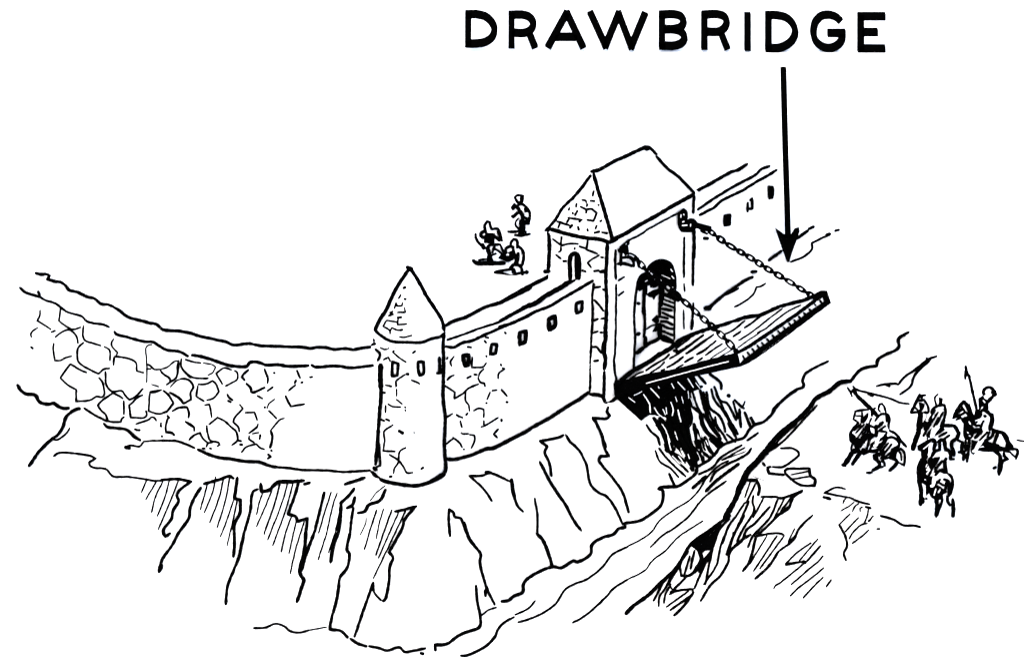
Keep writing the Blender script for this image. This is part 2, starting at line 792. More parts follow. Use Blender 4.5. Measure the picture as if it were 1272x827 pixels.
3.8 620,180 650,300 700,420 750,490
3.6 545,190 570,280 620,330 625,400
3.2 660,190 680,290 740,340 770,400 780,445
2.8 690,170 710,240 750,290
3 710,155 750,245 790,260 850,370
3.6 575,95 610,160 630,155
3.4 610,85 655,135
3.4 680,75 750,130 755,170
4.4 800,212 805,215
3 840,240 880,280 900,295
2 905,250 890,290
3.4 870,300 880,415
3 905,320 940,410
3.2 945,355 967,400
3.8 775,310 800,360 860,460
2.8 715,350 725,400 780,480
2.6 770,470 790,500
2.8 790,460 845,510
3.2 800,390 820,430 850,480
3.2 680,490 740,550
3 700,500 755,540
2.6 570,190 600,280 640,350
2.6 640,190 655,260 690,350 740,440
2.6 720,200 760,280 780,340
2.6 640,330 690,420 730,470
2.6 750,290 790,350 830,440
2.6 830,250 850,320 860,360
2.8 590,420 620,470 650,560
2.6 690,380 720,440 745,470
W 1.8 455,440 480,520 520,600
W 1.8 420,400 460,480
W 1.6 540,560 580,640
W 1.6 500,440 530,500
W 1.6 410,480 430,560
W 1.6 480,600 530,670
W 1.4 590,560 620,620
W 1.4 650,540 680,600
W 1.4 300,350 330,400
W 1.5 355,440 385,520
W 1.8 430,470 450,540
W 1.5 470,410 490,450
W 1.6 520,490 545,560
W 1.5 540,590 560,650
W 1.5 495,560 515,610
W 1.5 440,600 490,650
W 1.5 575,600 600,640
W 1.5 610,420 625,480
W 1.5 655,500 675,545
W 1.5 610,560 640,600
W 1.5 380,300 395,335
W 1.4 500,220 510,260
W 1.4 460,220 470,250
W 1.4 590,130 615,165
W 1.4 560,230 575,280
W 1.5 570,440 580,500
W 1.4 530,640 550,670
2.6 330,565 360,635 430,680 480,735
2.8 355,550 400,610 470,680 525,730
3 400,540 440,600 540,700
3 420,715 460,800
3.2 350,810 370,800 470,795 530,760 590,710 600,670
3.4 600,670 680,620 720,580 750,540 840,500 900,480 935,430 970,400 1030,380
2.6 1030,380 1080,330 1090,300 1150,240 1240,175
2.4 920,500 990,452
3 610,717 700,670 750,610 885,530
2 760,625 905,545
1.2 760,628 800,612 910,570
1.8 610,820 660,740 740,660 800,630
3 680,765 720,700 800,650 900,600 930,575 945,550
4 570,805 655,730
3.4 655,825 720,760 865,650
2.6 700,820 785,760
6 860,827 900,750 930,690 1000,620 1050,560
3.6 1050,555 1100,490 1160,430 1240,372
2 1070,560 1150,470 1240,390
R 930 400
2.8 95,640 145,595 190,530 300,435 350,415 355,400 345,375 365,330 400,305 510,250
4.6 115,810 200,715 330,610 400,535 430,490 520,440 580,390 620,380 655,378
2 165,810 240,745 380,595 440,530
3.2 655,378 700,320 740,295 820,280 830,240 880,205 945,178 965,155 960,110 1025,65
2.4 820,410 870,398 950,395 960,400 1000,350 1060,310 1150,240 1205,218
3 1060,310 1120,270
2.4 970,462 1040,410 1060,350 1110,290 1160,250
2 880,402 905,412
2 670,412 690,430 800,460 910,490 970,515 1028,523
3.2 770,458 795,470
2.4 1140,232 1165,240
R 900 540
6 330,60 270,100 200,180 150,230 110,310 80,390
6.4 85,380 50,450 0,530
4 150,290 205,290 225,340 215,385
2 165,300 130,400
2.4 200,310 170,370 140,430
2.6 125,437 155,425
2.4 125,440 60,540 20,590 0,660
2.8 155,430 110,530 60,640 20,770
2.8 185,390 180,430 190,480 120,600 80,680
3 235,397 330,397 360,405 430,385 500,355
3.4 500,357 440,400 410,470 330,520
2.2 250,405 185,527
3 290,460 190,570 140,610 110,680 50,730 30,760
2.8 340,415 290,530 180,650 150,720
2.2 385,405 315,540
2.4 435,390 360,490
3 410,460 340,520 280,580 210,640
2.6 565,515 480,595 460,640 410,690
1.8 450,600 410,680
2.2 390,827 470,750 555,692
2 600,665 480,805
2 395,825 510,810
2.6 615,712 520,820
2.4 362,85 435,85 475,110 478,125 400,190 370,205 310,203
3 248,182 258,195
2.8 295,203 275,208 278,225 285,245 380,255
2.6 385,230 400,218 480,215 545,213 550,260 580,285 578,325 490,320 420,275 385,235
3.2 545,215 552,260 582,285 578,325 560,322
1.6 425,255 545,230
1.8 420,285 545,265
2.4 775,345 720,335 640,370 740,390 800,400
2.6 800,400 860,425 930,443
4 635,398 680,410
2 780,405 765,420 760,440
1.8 830,430 800,455 745,488
2 860,440 835,460 820,490
2 885,462 870,470 870,490
2.6 905,460 938,468
2 925,470 915,520 890,575
2 955,518 925,555
2.8 925,550 935,545
1.8 805,505 735,575
2 860,530 820,570 775,620
2.2 915,568 880,575 820,630 800,665
2.2 925,610 880,650 820,695
3 735,575 775,650 785,715 765,760 780,805
2.4 980,603 995,603
3 1000,518 1080,540 1150,580 1220,580 1256,590
R 760 640
4 760,0 700,40 620,100 510,180 430,310 380,370 290,450
4 380,370 290,455 220,520 140,575
4.6 145,572 115,600 90,627
F 500,185 620,100 700,50 680,120 640,215 600,220 570,250 540,215
2.8 490,230 440,310 445,385
2.8 500,260 465,380
3 530,225 505,340
5 560,220 575,280 530,360
3.4 445,385 490,385 540,355
3 480,390 380,490
2.2 430,330 370,440 385,470
3 640,225 590,290 560,360
2.8 635,240 580,350 530,465
2.8 755,20 690,90 640,240 600,440
2.6 730,110 700,190 670,320 590,440
2.6 800,0 750,70 710,180
3 375,490 440,478 520,470 520,490
2.4 370,505 400,490
2.4 490,485 350,585
2.8 510,510 375,605
3.4 525,490 460,580 400,640
2.6 400,350 340,470 305,520 300,580
2.6 380,440 345,500 335,560
2.8 330,430 268,545
3 850,0 780,130 735,250
3 780,110 780,130
3.2 890,120 830,160 760,230 745,300 700,380 630,450 570,547
3.4 925,130 900,240 875,310 840,355
2 885,310 995,130
2.2 910,355 1060,130
2.2 950,340 1105,130
2.8 925,133 1015,115 1080,115 1105,125
2.8 1240,45 1190,100 1170,150 1070,230
3.2 1070,230 1010,320 920,405
R 940 640
2.2 110,465 120,448 150,430 310,300
2 185,318 310,293
4 300,295 310,300
2.2 408,192 310,305
2.2 220,443 350,330 400,290 425,257
2.2 215,515 260,470 350,400 430,335
2.2 297,528 340,480 425,395
2.4 445,457 478,412
R 540 640
3.2 0,827 80,820 150,770 200,748 285,715 295,680
3 265,450 275,560 292,640 295,700
1.8 300,640 345,605 395,590
3 190,45 225,150 295,250 290,300 310,390 340,480 385,570
3.4 325,480 325,515
3.4 430,550 470,545 510,515 565,490 570,440 590,410 680,355 760,328 810,335 890,290 915,297 1000,245 1010,185 1080,140 1150,118 1180,85 1225,75
2.6 340,827 385,780 405,730 440,690 510,650
2 515,635 600,595 645,545
2.2 535,683 600,665 700,620 775,565 840,470 900,437 980,405 1075,330 1140,250 1240,197
2.2 885,687 960,645 1090,530 1155,460 1240,408
3.6 655,115 695,160 735,260 755,325
S 540 700 6.5125
3 212,740 250,740 330,710 430,650 490,580
3 0,655 50,655 120,640
3 2,660 4,695
R 730 600
2 258,402 350,355 410,310 460,240 560,165 650,110 700,60 745,0
2 258,615 370,555 410,500 500,430 580,345 740,240
2.4 402,410 480,335 550,290 650,210 720,120 770,70 870,0
3.2 240,285 240,255 340,237 400,200 470,140 485,80 480,45 455,35 470,25 565,20
R 570 520
3 870,0 915,100 940,200 965,240 910,240 900,265 930,310 980,370 1050,470 1090,600
2.8 685,100 710,140 770,200 820,300 845,420 900,475 945,495 1005,575 1050,675
3 670,103 640,118 520,142
3 520,142 570,178 550,210 580,280 595,365
3.2 520,275 590,410 690,560 730,640 785,718
2.4 487,510 505,620 503,735
2.8 340,385 355,480 375,555 412,595
@hill
Q 560 220
2.8 735,700 870,700 960,700
2.6 820,745 900,750 1015,728
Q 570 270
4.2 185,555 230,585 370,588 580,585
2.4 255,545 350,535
@man1
Q 560 220
3 820,265 850,237 930,242 918,325 860,330 820,265
4 915,245 905,320
4 800,410 792,390 820,355
3 840,370 910,345 960,380 1010,440 1015,520 1000,590
3.6 955,400 960,440 1000,430
4 820,365 870,410 890,470
4.4 792,500 800,515 840,475 870,455
5 890,440 920,500 920,560
3 910,520 990,530 950,600
2.4 870,530 835,570 832,620 870,670
6 920,560 925,640 912,730
3.4 892,560 895,700
3 1000,560 1003,600 950,600
3 880,690 880,740
@man2
Q 570 270
3.4 335,170 330,100 360,55 395,62 405,110 420,150
3.4 420,150 500,150 520,180 550,300
3 500,180 540,290
3.6 450,230 520,300
4 330,170 280,210 280,240 325,262
3 345,165 352,210 400,230
F 325,250 360,212 455,212 450,325 330,328
3 380,360 440,350 530,350 575,450
2.6 460,400 560,470
5 380,365 372,420 395,480
3 460,360 430,450
2.4 420,490 475,465
F 395,420 440,560 465,605 365,605 370,500
F 515,520 560,465 600,450 640,500 690,540 640,565 580,550
@man3
Q 570 270
3.2 665,370 665,330 700,280 740,290 755,330 748,390
3.4 605,460 600,400 640,375 700,380
3.6 760,370 810,410 832,470 825,560 805,625
F 630,460 700,430 712,500 690,545 615,530
W 3 630,478 634,482
3 690,390 705,450
4.4 700,460 740,560 720,585
3.4 760,460 760,540 740,600
3.4 690,605 760,612 800,645 818,745
4 660,650 700,610
3 455,705 560,680 700,665
3 455,705 560,720 690,755 760,720 870,700
5 700,675 710,710
4.6 865,702 875,700
@riderA
Q 1030 470
2.6 652,425 630,390 650,330 680,325 710,370 730,430
2.8 590,545 620,500 660,460 750,460 775,500 765,600 765,640
F 728,470 775,480 770,555 733,550
4 620,625 690,560
2.6 640,670 720,610
2.8 650,675 740,685
4.4 603,610 605,740
3 480,580 560,620 600,640
@horseA
Q 1030 470
2.8 330,420 440,400 500,400
2.6 335,430 310,520 370,560
2.2 350,480 420,480
2.4 420,430 425,470 410,540
F 440,500 500,440 490,500 440,565 400,570 420,530
2.6 540,510 515,575
3.2 370,570 310,640 275,700 270,790
F 268,700 310,720 340,760 440,790 460,827 275,810
2.2 450,585 340,700
2.2 405,590 320,670
2.4 470,610 370,750
2.6 480,650 400,780
2.6 490,700 430,800
3 500,590 530,700 580,720
3 480,600 490,680
Q 1030 520
F 265,210 330,240 400,280 480,200 560,220 470,270 400,370 350,400 310,320 270,290
2.8 450,290 510,230 570,215
3.4 570,215 520,260 500,330 465,440
F 400,430 430,380 500,400 500,435 440,465
2.4 295,320 280,400
6 370,390 290,440 250,510 190,590
5 415,420 350,500 300,580
4 172,590 205,595
3 740,180 700,240 560,320 510,420 470,440
4.6 565,350 680,325 740,240
4.4 530,420 620,400 680,340
3.4 780,150 860,200 930,290 990,355
3.4 750,250 800,235 870,270 900,320 890,370
F 800,390 890,335 880,400 850,470 790,470
2.4 760,310 640,450
2.6 800,325 660,510
2.6 830,400 680,520
2.4 700,400 640,480
F 565,460 640,430 620,500 665,560 640,590 600,540 570,520
4.6 650,580 640,610 560,660
3 480,688 550,688
3.4 680,530 710,570 712,600
2.8 630,625 690,615
2.6 690,520 790,490
4.2 780,500 850,520 875,550 850,590 780,660
F 780,450 860,460 850,520 780,500
3 890,380 940,400 970,450 965,590
2.6 890,410 920,450 925,530
2.6 905,565 965,600
@horseB
Q 1120 450
3.6 235,412 200,480 120,640
3 120,650 200,640 240,660
3 210,490 290,480 340,570 345,640
2.8 260,450 270,420 305,420
2.6 175,580 240,640
F 230,520 290,540 270,600 240,640
3 290,640 370,650
F 220,640 270,640 260,760 250,827 190,827
2.6 350,680 270,800
4 380,690 330,820
Q 1120 510
F 215,50 265,60 240,220 205,260 190,250
6 225,250 170,400 145,490
2.4 350,80 240,240
2.6 320,120 290,240
3 380,150 280,320
4 430,200 330,320
3 540,240 380,340
2.8 400,330 480,250 540,205
4.2 430,200 600,190 680,200 730,290
2.8 340,340 410,330
3 480,330 580,275
3 530,370 615,315
4.4 740,280 710,350 650,400 640,460 670,520 670,570
4.4 340,360 420,380 430,420 410,500
4.4 470,400 500,375 550,380 560,500 600,505 630,560 625,620
2.8 630,620 675,620
4 485,400 490,500
3.2 720,380 775,400 775,530 800,560
@riderB
Q 1120 450
2.6 465,408 425,450 440,540
F 485,455 525,465 512,545 485,540
3.2 380,650 400,600 450,560 550,545 567,640 540,740 500,820
4.6 515,810 545,745
2.6 470,640 360,800
2.6 470,710 415,827
2.6 430,610 350,740
2.6 530,640 450,800
@horseC
Q 1120 510
F 210,450 330,380 400,350 405,400 350,430 335,560 330,600 290,640 260,600 250,520 210,500
W 1.6 280,490 380,410
W 1.4 340,570 370,490
5 262,620 225,720 218,827
6 300,640 270,827
W 1.4 282,700 262,770
3.6 340,680 300,827
3 400,720 350,827
Q 1120 570
5 218,130 225,280 250,400 240,580
F 215,130 250,60 340,60 300,200 340,220 430,240 440,300 400,400 430,500 390,490 350,430 320,460 310,330 270,300 262,210 220,200
W 2 300,262 320,272
W 1.6 275,80 262,140
W 1.4 330,60 305,110
W 1.6 380,115 320,190
F 380,340 480,350 520,380 580,420 520,455 510,510 430,515 380,470
W 2 440,380 415,460
W 2 495,390 475,425
3 450,210 410,235
2.8 495,260 440,320
2.6 480,300 535,335
3 430,340 500,370
4 545,260 590,275 612,340 605,450
3 570,300 560,400
3.4 595,185 640,220 655,320 630,430 600,480
3.8 590,470 590,540 620,590
4.8 655,515 665,640 660,730
5 445,500 455,620 445,730
3.6 520,540 480,640 450,730
3 515,450 522,540
4 270,500 275,550
3 310,508 322,508
@riderC
Q 1120 510
4 490,500 430,520 370,600 350,680
F 350,640 440,600 485,600 440,690 380,690
4.6 570,612 555,640 570,790
3 510,660 400,780
3 430,827 500,760 560,745
4 490,760 550,790
3 460,640 370,780
2.6 340,827 430,780 480,775
Q 1120 510
3.2 480,600 400,720
3 520,640 430,760
3.4 420,620 360,720
3 400,690 350,800
@horseD
Q 1120 450
4 670,700 730,580 790,500 810,505
F 672,700 715,625 790,585 800,600 730,650 700,705
4.4 800,505 850,560 910,700 930,745
F 820,560 870,535 925,700 900,700
3 660,715 820,640 860,680 850,740
3 700,735 760,710 800,770
2.6 760,560 820,640
F 790,710 870,700 940,740 900,827 820,827
W 2 865,760 885,790
Q 1120 510
F 800,120 860,160 900,200 940,240 910,330 870,360 820,370 800,330
W 1.8 845,275 855,285
W 1.8 870,320 880,325
2.4 930,180 970,140
3 950,190 1010,190
3 930,240 1030,230
4 1030,260 940,350
4.4 920,280 990,240
3.6 1160,235 1240,270
3 1220,300 1180,430
4.4 980,440 1100,420 1130,430 1240,450
4.4 980,490 1080,500 1240,490
F 1060,440 1240,430 1240,500 1100,500
3.6 870,370 840,650
F 905,380 980,400 960,470 925,560 900,540
4.4 780,400 775,520 800,560 790,630
2.8 820,370 820,520
Q 1152 530
4.4 830,40 1000,100 1040,200 1090,250
F 960,100 1020,110 1050,190 1095,255 1040,300 990,290 1010,200
3 910,100 850,230
3.4 850,240 990,280 1150,290 1160,310 1135,410
3.6 650,285 800,300 900,280 1050,320
2.6 1060,320 1130,390
F 730,250 860,230 960,260 1040,300 900,310 800,310
4.4 860,310 930,370 925,500 920,610
3.6 980,330 990,380 1035,415 980,430 930,590
3 405,322 450,325
@riderD
Q 1120 450
F 990,465 1080,420 1160,470 1150,490 1110,520 1110,600 1060,600 1040,560 1000,610
W 2.4 1050,490 1068,512
W 1.6 1040,570 1010,610
4.4 1000,612 1060,610 1120,650 1160,700 1165,780 1150,827
F 950,600 1030,620 1020,700 930,740
3.4 1066,688 1075,690
Q 1120 510
5 1160,50 1160,130 1130,240
3 1050,130 1010,230
2.6 1100,270 1000,380
3.6 1180,240 1160,330 1070,385
2.4 1130,270 1100,340
@helmet
Q 1120 450
3.2 1065,405 1045,385 1060,345 1100,318 1150,325 1195,390 1180,430 1120,480
5 1180,378 1194,410
3.2 1052,412 1046,385 1060,345 1085,325
@staff
Q 570 270
3.4 215,215 215,260 250,320 320,390
5 303,355 320,392
@spearA
Q 1030 470
2.6 235,115 270,170 295,230
3 270,165 320,160
4.6 310,150 350,210 430,290 540,390 620,480
3 545,385 550,480
2.4 590,380 560,400
@lance
Q 1120 450
3.4 820,50 840,140 870,200 900,330 960,600
3 820,110 815,210
3 830,130 860,160 880,190
@loopT
R 420 320
3.2 348,668 385,680 380,755 345,760 348,668
NEW
3.2 512,668 550,668 546,745 522,757 512,700 512,668
@loopR
R 420 320
4 800,628 840,625 835,690 812,695 800,628
NEW
3.4 985,555 1020,555 1012,615 975,620 985,555
NEW
3.8 1165,480 1205,470 1202,545 1168,555 1165,480
NEW
R 620 280
3.4 130,690 175,675 170,740 132,765 130,690
NEW
4.4 318,602 360,582 358,643 322,672 318,602
NEW
3.4 495,500 535,487 530,550 495,565 495,500
@loopF
R 840 180
F 308,455 348,448 348,512 308,518
3 312,455 345,450 343,510 312,515 312,455
NEW
2.6 460,372 457,428
2.6 475,355 487,345 490,410 460,412
NEW
3 595,270 618,270 618,340 600,343 595,270

''')
def smooth_line(p, step=1.6):
    """centripetal spline through the traced points, sharp corners kept"""
    if len(p) == 1: p = [p[0], (p[0][0]+.3, p[0][1])]
    runs = [[p[0]]]
    for i in range(1, len(p)):
        runs[-1].append(p[i])
        if i < len(p)-1:
            a = V(p[i])-V(p[i-1]); b = V(p[i+1])-V(p[i])
            if a.length > 0 and b.length > 0 and a.angle(b) > math.radians(62): runs.append([p[i]])
    out = []
    for r in runs:
        if len(r) == 2:
            n = max(1, int((V(r[1])-V(r[0])).length/step))
            seg = [tuple(V(r[0]).lerp(V(r[1]), k/n)) for k in range(n+1)]
        else:
            q = [V(x) for x in r]; q = [q[0]*2-q[1]]+q+[q[-1]*2-q[-2]]; seg = []
            for i in range(1, len(q)-2):
                p0, p1, p2, p3 = q[i-1:i+3]
                t0 = 0; t1 = t0+max((p1-p0).length, .01)**.5; t2 = t1+max((p2-p1).length, .01)**.5; t3 = t2+max((p3-p2).length, .01)**.5
                n = max(1, int((p2-p1).length/step))
                for k in range(n):
                    t = t1+(t2-t1)*k/n
                    A1 = p0*((t1-t)/(t1-t0))+p1*((t-t0)/(t1-t0)); A2 = p1*((t2-t)/(t2-t1))+p2*((t-t1)/(t2-t1)); A3 = p2*((t3-t)/(t3-t2))+p3*((t-t2)/(t3-t2))
                    B1 = A1*((t2-t)/(t2-t0))+A2*((t-t0)/(t2-t0)); B2 = A2*((t3-t)/(t3-t1))+A3*((t-t1)/(t3-t1))
                    seg.append(tuple(B1*((t2-t)/(t2-t1))+B2*((t-t1)/(t2-t1))))
            seg.append(tuple(q[-2]))
        out += seg if not out else seg[1:]
    return out
def inside(poly, x, y):
    c = False
    for i in range(len(poly)):
        (x1, y1), (x2, y2) = poly[i-1], poly[i]
        if (y1 > y) != (y2 > y) and x < (x2-x1)*(y-y1)/(y2-y1)+x1: c = not c
    return c
def scan(poly, sp=1.3):
    """close pen hatching that fills an inked area"""
    ys = [q[1] for q in poly]; y = min(ys)+.9; out = []
    while y < max(ys)-.5:
        xs = []
        for i in range(len(poly)):
            (x1, y1), (x2, y2) = poly[i-1], poly[i]
            if (y1 > y) != (y2 > y): xs.append((x2-x1)*(y-y1)/(y2-y1)+x1)
        xs.sort()
        for a, b in zip(xs[::2], xs[1::2]):
            if b-a > 1.2: out.append([(a+.8, y), (b-.8, y)])
        y += sp
    return out
SEED = [0]
def drape(mb, px, width, tree, dflt, m=1, lift_=0.0, taper=True, rec=None):
    SEED[0] += 1; sd = SEED[0]*7.31
    ds = []
    for (x, y) in px:
        best = None
        if tree:
            o = width*.5+.3
            for ox, oy in ((0, 0), (o, 0), (-o, 0), (0, o), (0, -o)):
                h = tree.ray_cast(CAM, ray(x+ox, y+oy).normalized())
                if h[0] is not None:
                    dd = depth(h[0])
                    if best is None or dd < best: best = dd
                    if rec is not None and ox == 0 and oy == 0: rec.append(h[2])
        ds.append(best)
    good = [i for i, d in enumerate(ds) if d is not None]
    if not good: ds = [dflt(*q) if callable(dflt) else dflt for q in px]
    else:
        for i in range(len(ds)):
            if ds[i] is None:
                lo = [g for g in good if g < i]; hi = [g for g in good if g > i]
                if lo and hi:
                    a, b = lo[-1], hi[0]; ds[i] = ds[a]+(ds[b]-ds[a])*(i-a)/(b-a)
                else: ds[i] = ds[lo[-1]] if lo else ds[hi[0]]
    pts = []; rad = []
    L = len(px)
    for i, ((x, y), d) in enumerate(zip(px, ds)):
        jx = .34*noise.noise(V((sd, i*.23, 0)))+.16*noise.noise(V((sd, i*.8, 1))); jy = .34*noise.noise(V((sd, i*.23, 9)))+.16*noise.noise(V((sd, i*.8, 2)))
        r = width*.5*(1+.2*noise.noise(V((sd, i*.35, 4)))+.14*noise.noise(V((sd, i*.9, 7))))
        if taper and L > 4:
            e = min(i, L-1-i)
            if e < 2: r *= .84+.08*e
        rw = r*d/FPX
        pts.append(at_d(x+jx, y+jy, d-rw*.5-lift_)); rad.append(rw)
    mb.tube(pts, rad, m, 6)
def pen(key, w, p):
    x = sum(q[0] for q in p)/len(p); y = sum(q[1] for q in p)/len(p)
    fine = key in FINE or (key == 'hill' and ((x > 815 and y > 598))) or (key == 'gate' and x > 775 and 325 < y < 435)
    if key == 'gate' and fine: return w*.92+.25
    if fine: return w*1.1+.42
    if key == 'bridge' and w < 3: return w*1.08+.35
    if key == 'hill' and 810 < x < 925 and 470 < y < 580: return w*1.1+.35
    return w*1.25+(.62 if w < 2.3 else .5)
FINE = {'man1', 'man2', 'man3', 'riderA', 'riderB', 'riderC', 'riderD', 'horseA', 'horseB', 'horseC', 'horseD', 'gate_door', 'lance', 'spearA', 'staff'}
def ink(mb, key, tree, dflt=88.0, sub=None, lift_=0.0, rec=None):
    for kind, w, p, sb in TR.get(key, []):
        if sub is not None and sb != sub: continue
        if kind == 'I': drape(mb, smooth_line(p), pen(key, w, p), tree, dflt, 1, lift_)
        elif kind == 'F':
            for sgm in scan(p):
                drape(mb, smooth_line(sgm, 3), 2.5, tree, dflt, 1, lift_, False)
            drape(mb, smooth_line(p+[p[0]], 2), 1.9, tree, dflt, 1, lift_, False)
        else: drape(mb, smooth_line(p), w*.62, tree, dflt, 0, lift_+.14)
# ------------------------------------------------------------------ terrain
PAIRS = [((-500,700),(-500,880),-6.2), ((-100,640),(-100,860),-6.2), ((36,582),(36,825),-6.2), ((80,568),(80,812),-6.2), ((130,584),(130,800),-6.2),
 ((180,596),(180,795),-6.2), ((237,600),(237,790),-6.2), ((290,592),(290,786),-6.2), ((330,607),(325,779),-6.2), ((378,599),(370,784),-6.2),
 ((427,604),(410,781),-6.2), ((470,612),(455,803),-6.2), ((517,629),(530,806),-6.2), ((600,612),(598,764),-5.4), ((650,592),(645,739),-5.0),
 ((695,565),(690,710),-4.7), ((735,535),(735,686),-4.3), ((753,508),(777,654),-3.8), ((768,500),(822,633),-3.4), ((785,488),(840,602),-2.9),
 ((810,470),(868,584),-2.7), ((862,433),(933,530),-2.4), ((905,402),(998,478),-2.4), ((960,362),(1050,435),-2.4), ((1040,300),(1150,350),-2.4), ((1300,110),(1400,180),-2.4), ((2000,-320),(2150,-230),-2.4)]
def dense(seq, n):
    out = []
    for a, b in zip(seq, seq[1:]):
        for k in range(n): out.append(a.lerp(b, k/n))
    out.append(seq[-1]); return out
E0 = dense([at_z(*a, 0) for a, b, z in PAIRS], 5); L0 = dense([at_z(*b, z) for a, b, z in PAIRS], 5)
cliff = MB(); ROWS = 9; grid = []
for i, (a, b) in enumerate(zip(E0, L0)):
    row = []
    for r in range(ROWS+1):
        t = r/ROWS; p = a.lerp(b, t)
        w = math.sin(math.pi*t)
        n1 = noise.noise(V((i*.33, t*.9, 2))); n2 = noise.noise(V((p.x*1.1, p.y*1.1, p.z*.8)))
        row.append(p+V((.25, -.75, 0))*(w*(.42*n1+.25*n2)))
    grid.append(row)
for i in range(len(grid)-1):
    for r in range(ROWS): cliff.poly([grid[i][r], grid[i+1][r], grid[i+1][r+1], grid[i][r+1]])
plateau = MB()
back = [V((e.x-260*(1 if k == 0 else 0), 460, 0)) for k, e in enumerate(E0)]
for i in range(len(E0)-1):
    plateau.poly([E0[i], E0[i+1], V((E0[i+1].x+(E0[i+1].x)*1.5, 460, 0)), V((E0[i].x+E0[i].x*1.5, 460, 0))])
plateau.poly([E0[-1], V((E0[-1].x+200, E0[-1].y+60, 0)), V((400, 460, 0)), V((E0[-1].x*2.5, 460, 0))])
plateau.poly([E0[0], V((E0[0].x*2.5, 460, 0)), V((-500, 460, 0)), V((-500, E0[0].y, 0))])
floor = MB()
for i in range(len(L0)-1):
    w = V((7.5, -5.0, 0))
    if L0[i].z < -6.19 and L0[i+1].z < -6.19: continue
    floor.poly([L0[i], L0[i+1], L0[i+1]+w, L0[i]+w])
ground = MB(); ground.poly([(-600, -300, -6.204), (600, -300, -6.204), (600, 500, -6.204), (-600, 500, -6.204)])
BE = [((2700,-150),-.7), ((1700,40),-.7), ((1300,290),-.7), ((1197,372),-.7), ((1130,412),-.7), ((1100,452),-.7), ((1055,476),-.7), ((1000,528),-.75), ((960,566),-.8), ((935,590),-.9),
      ((920,612),-1.4), ((905,634),-2.1), ((885,662),-3.0), ((858,690),-3.9), ((830,722),-4.9), ((785,758),-6.1)]
BF = [((935,592),-.9), ((985,611),-.8), ((1050,622),-.75), ((1090,642),-.75), ((1145,657),-.7), ((1300,700),-.7), ((1600,800),-.7)]
BT = [((800,772),-6.2), ((870,778),-6.2), ((960,790),-6.2), ((1060,800),-6.2), ((1160,830),-6.2), ((1330,880),-6.2), ((1650,980),-6.2)]
be = dense([at_z(*p, z) for p, z in BE], 3); bf = dense([at_z(*p, z) for p, z in BF], 5)
bank = MB()
for i in range(len(be)-1):   # side wall towards the ravine
    a, b = be[i], be[i+1]
    bank.poly([a, b, V((b.x+.5, b.y, min(b.z, -6.25))), V((a.x+.5, a.y, -6.25))])
top_e = [at_z(*p, z) for p, z in BE[:10]]
top_f = [at_z(*p, z) for p, z in BF]
me_ = top_e+top_f[1:]+[V((400, top_f[-1].y, -.7)), V((400, top_e[0].y, -.7))]
bmt = bmesh.new(); vs_ = [bmt.verts.new(p) for p in me_]; fc_ = bmt.faces.new(vs_); r_ = bmesh.ops.triangulate(bmt, faces=[fc_])
for f in bmt.faces: bank.poly([v.co.copy() for v in f.verts])
bmt.free()
# front face of the bank: from brow (and the falling edge) to the foot
brow = [at_z(*p, z) for p, z in BE[9:][::-1]]   # foot corner up to the brow corner
def resample(seq, n):
    L = [0]
    for a, b in zip(seq, seq[1:]): L.append(L[-1]+(b-a).length)
    out = []
    for k in range(n+1):
        s = L[-1]*k/n
        for j in range(len(seq)-1):
            if s <= L[j+1]+1e-6: break
        u = (s-L[j])/max(L[j+1]-L[j], 1e-6); out.append(seq[j].lerp(seq[j+1], u))
    return out
hi = resample(brow, 14)[:-1]+resample(top_f, 36)
lo = resample([at_z(*p, z) for p, z in BT[:2]], 14)[:-1]+resample([at_z(*p, z) for p, z in BT[1:]], 36)
gr = []
for i, (a, b) in enumerate(zip(hi, lo)):
    row = []
    for r in range(8):
        t = r/7; p = a.lerp(b, t); w = math.sin(math.pi*t)*min(1, i/10)
        row.append(p+V((.1, -.8, 0))*w*.45*noise.noise(V((i*.5, t*1.3, 11))))
    gr.append(row)
for i in range(len(gr)-1):
    for r in range(7): bank.poly([gr[i][r], gr[i+1][r], gr[i+1][r+1], gr[i][r+1]])
TERR = [('hill_top', plateau), ('cliff_terrain', cliff), ('ravine_floor', floor), ('ground', ground), ('bank_terrain', bank)]
# ------------------------------------------------------------------ curtain walls
def curtain(base, front, mid, backp, x0, x1, n, drop=.35):
    fb, ff, fk = lerp_poly(base), lerp_poly(front), lerp_poly(backp)
    fm = lerp_poly(mid) if mid else (lambda x: ff(x)-9.5)
    rings = []
    for k in range(n+1):
        x = x0+(x1-x0)*k/n
        B = at_z(x, fb(x), 0); z = lift(B, ff); F = V((B.x, B.y, z)); xx = proj(F)[0]
        M = at_z(xx, fm(xx), z); M2 = M-V((0, 0, drop)); K = at_z(xx, fk(xx), z-drop)
        rings.append((B, F, M, M2, K, V((K.x, K.y, 0))))
    body, par = MB(), MB()
    for a, b in zip(rings, rings[1:]):
        lowa = V((a[1].x, a[1].y, a[1].z-drop)); lowb = V((b[1].x, b[1].y, b[1].z-drop))
        body.poly([a[0], b[0], lowb, lowa]); body.poly([lowa, lowb, b[3], a[3]]); body.poly([a[3], b[3], b[4], a[4]])
        body.poly([a[4], b[4], b[5], a[5]])
        par.poly([lowa, lowb, b[1], a[1]]); par.poly([a[1], b[1], b[2], a[2]]); par.poly([a[2], b[2], b[3], a[3]])
    for e in (rings[0], rings[-1]):
        low = V((e[1].x, e[1].y, e[1].z-drop))
        body.poly([e[0], low, e[3], e[4], e[5]]); par.poly([low, e[1], e[2], e[3]])
    return body, par, rings
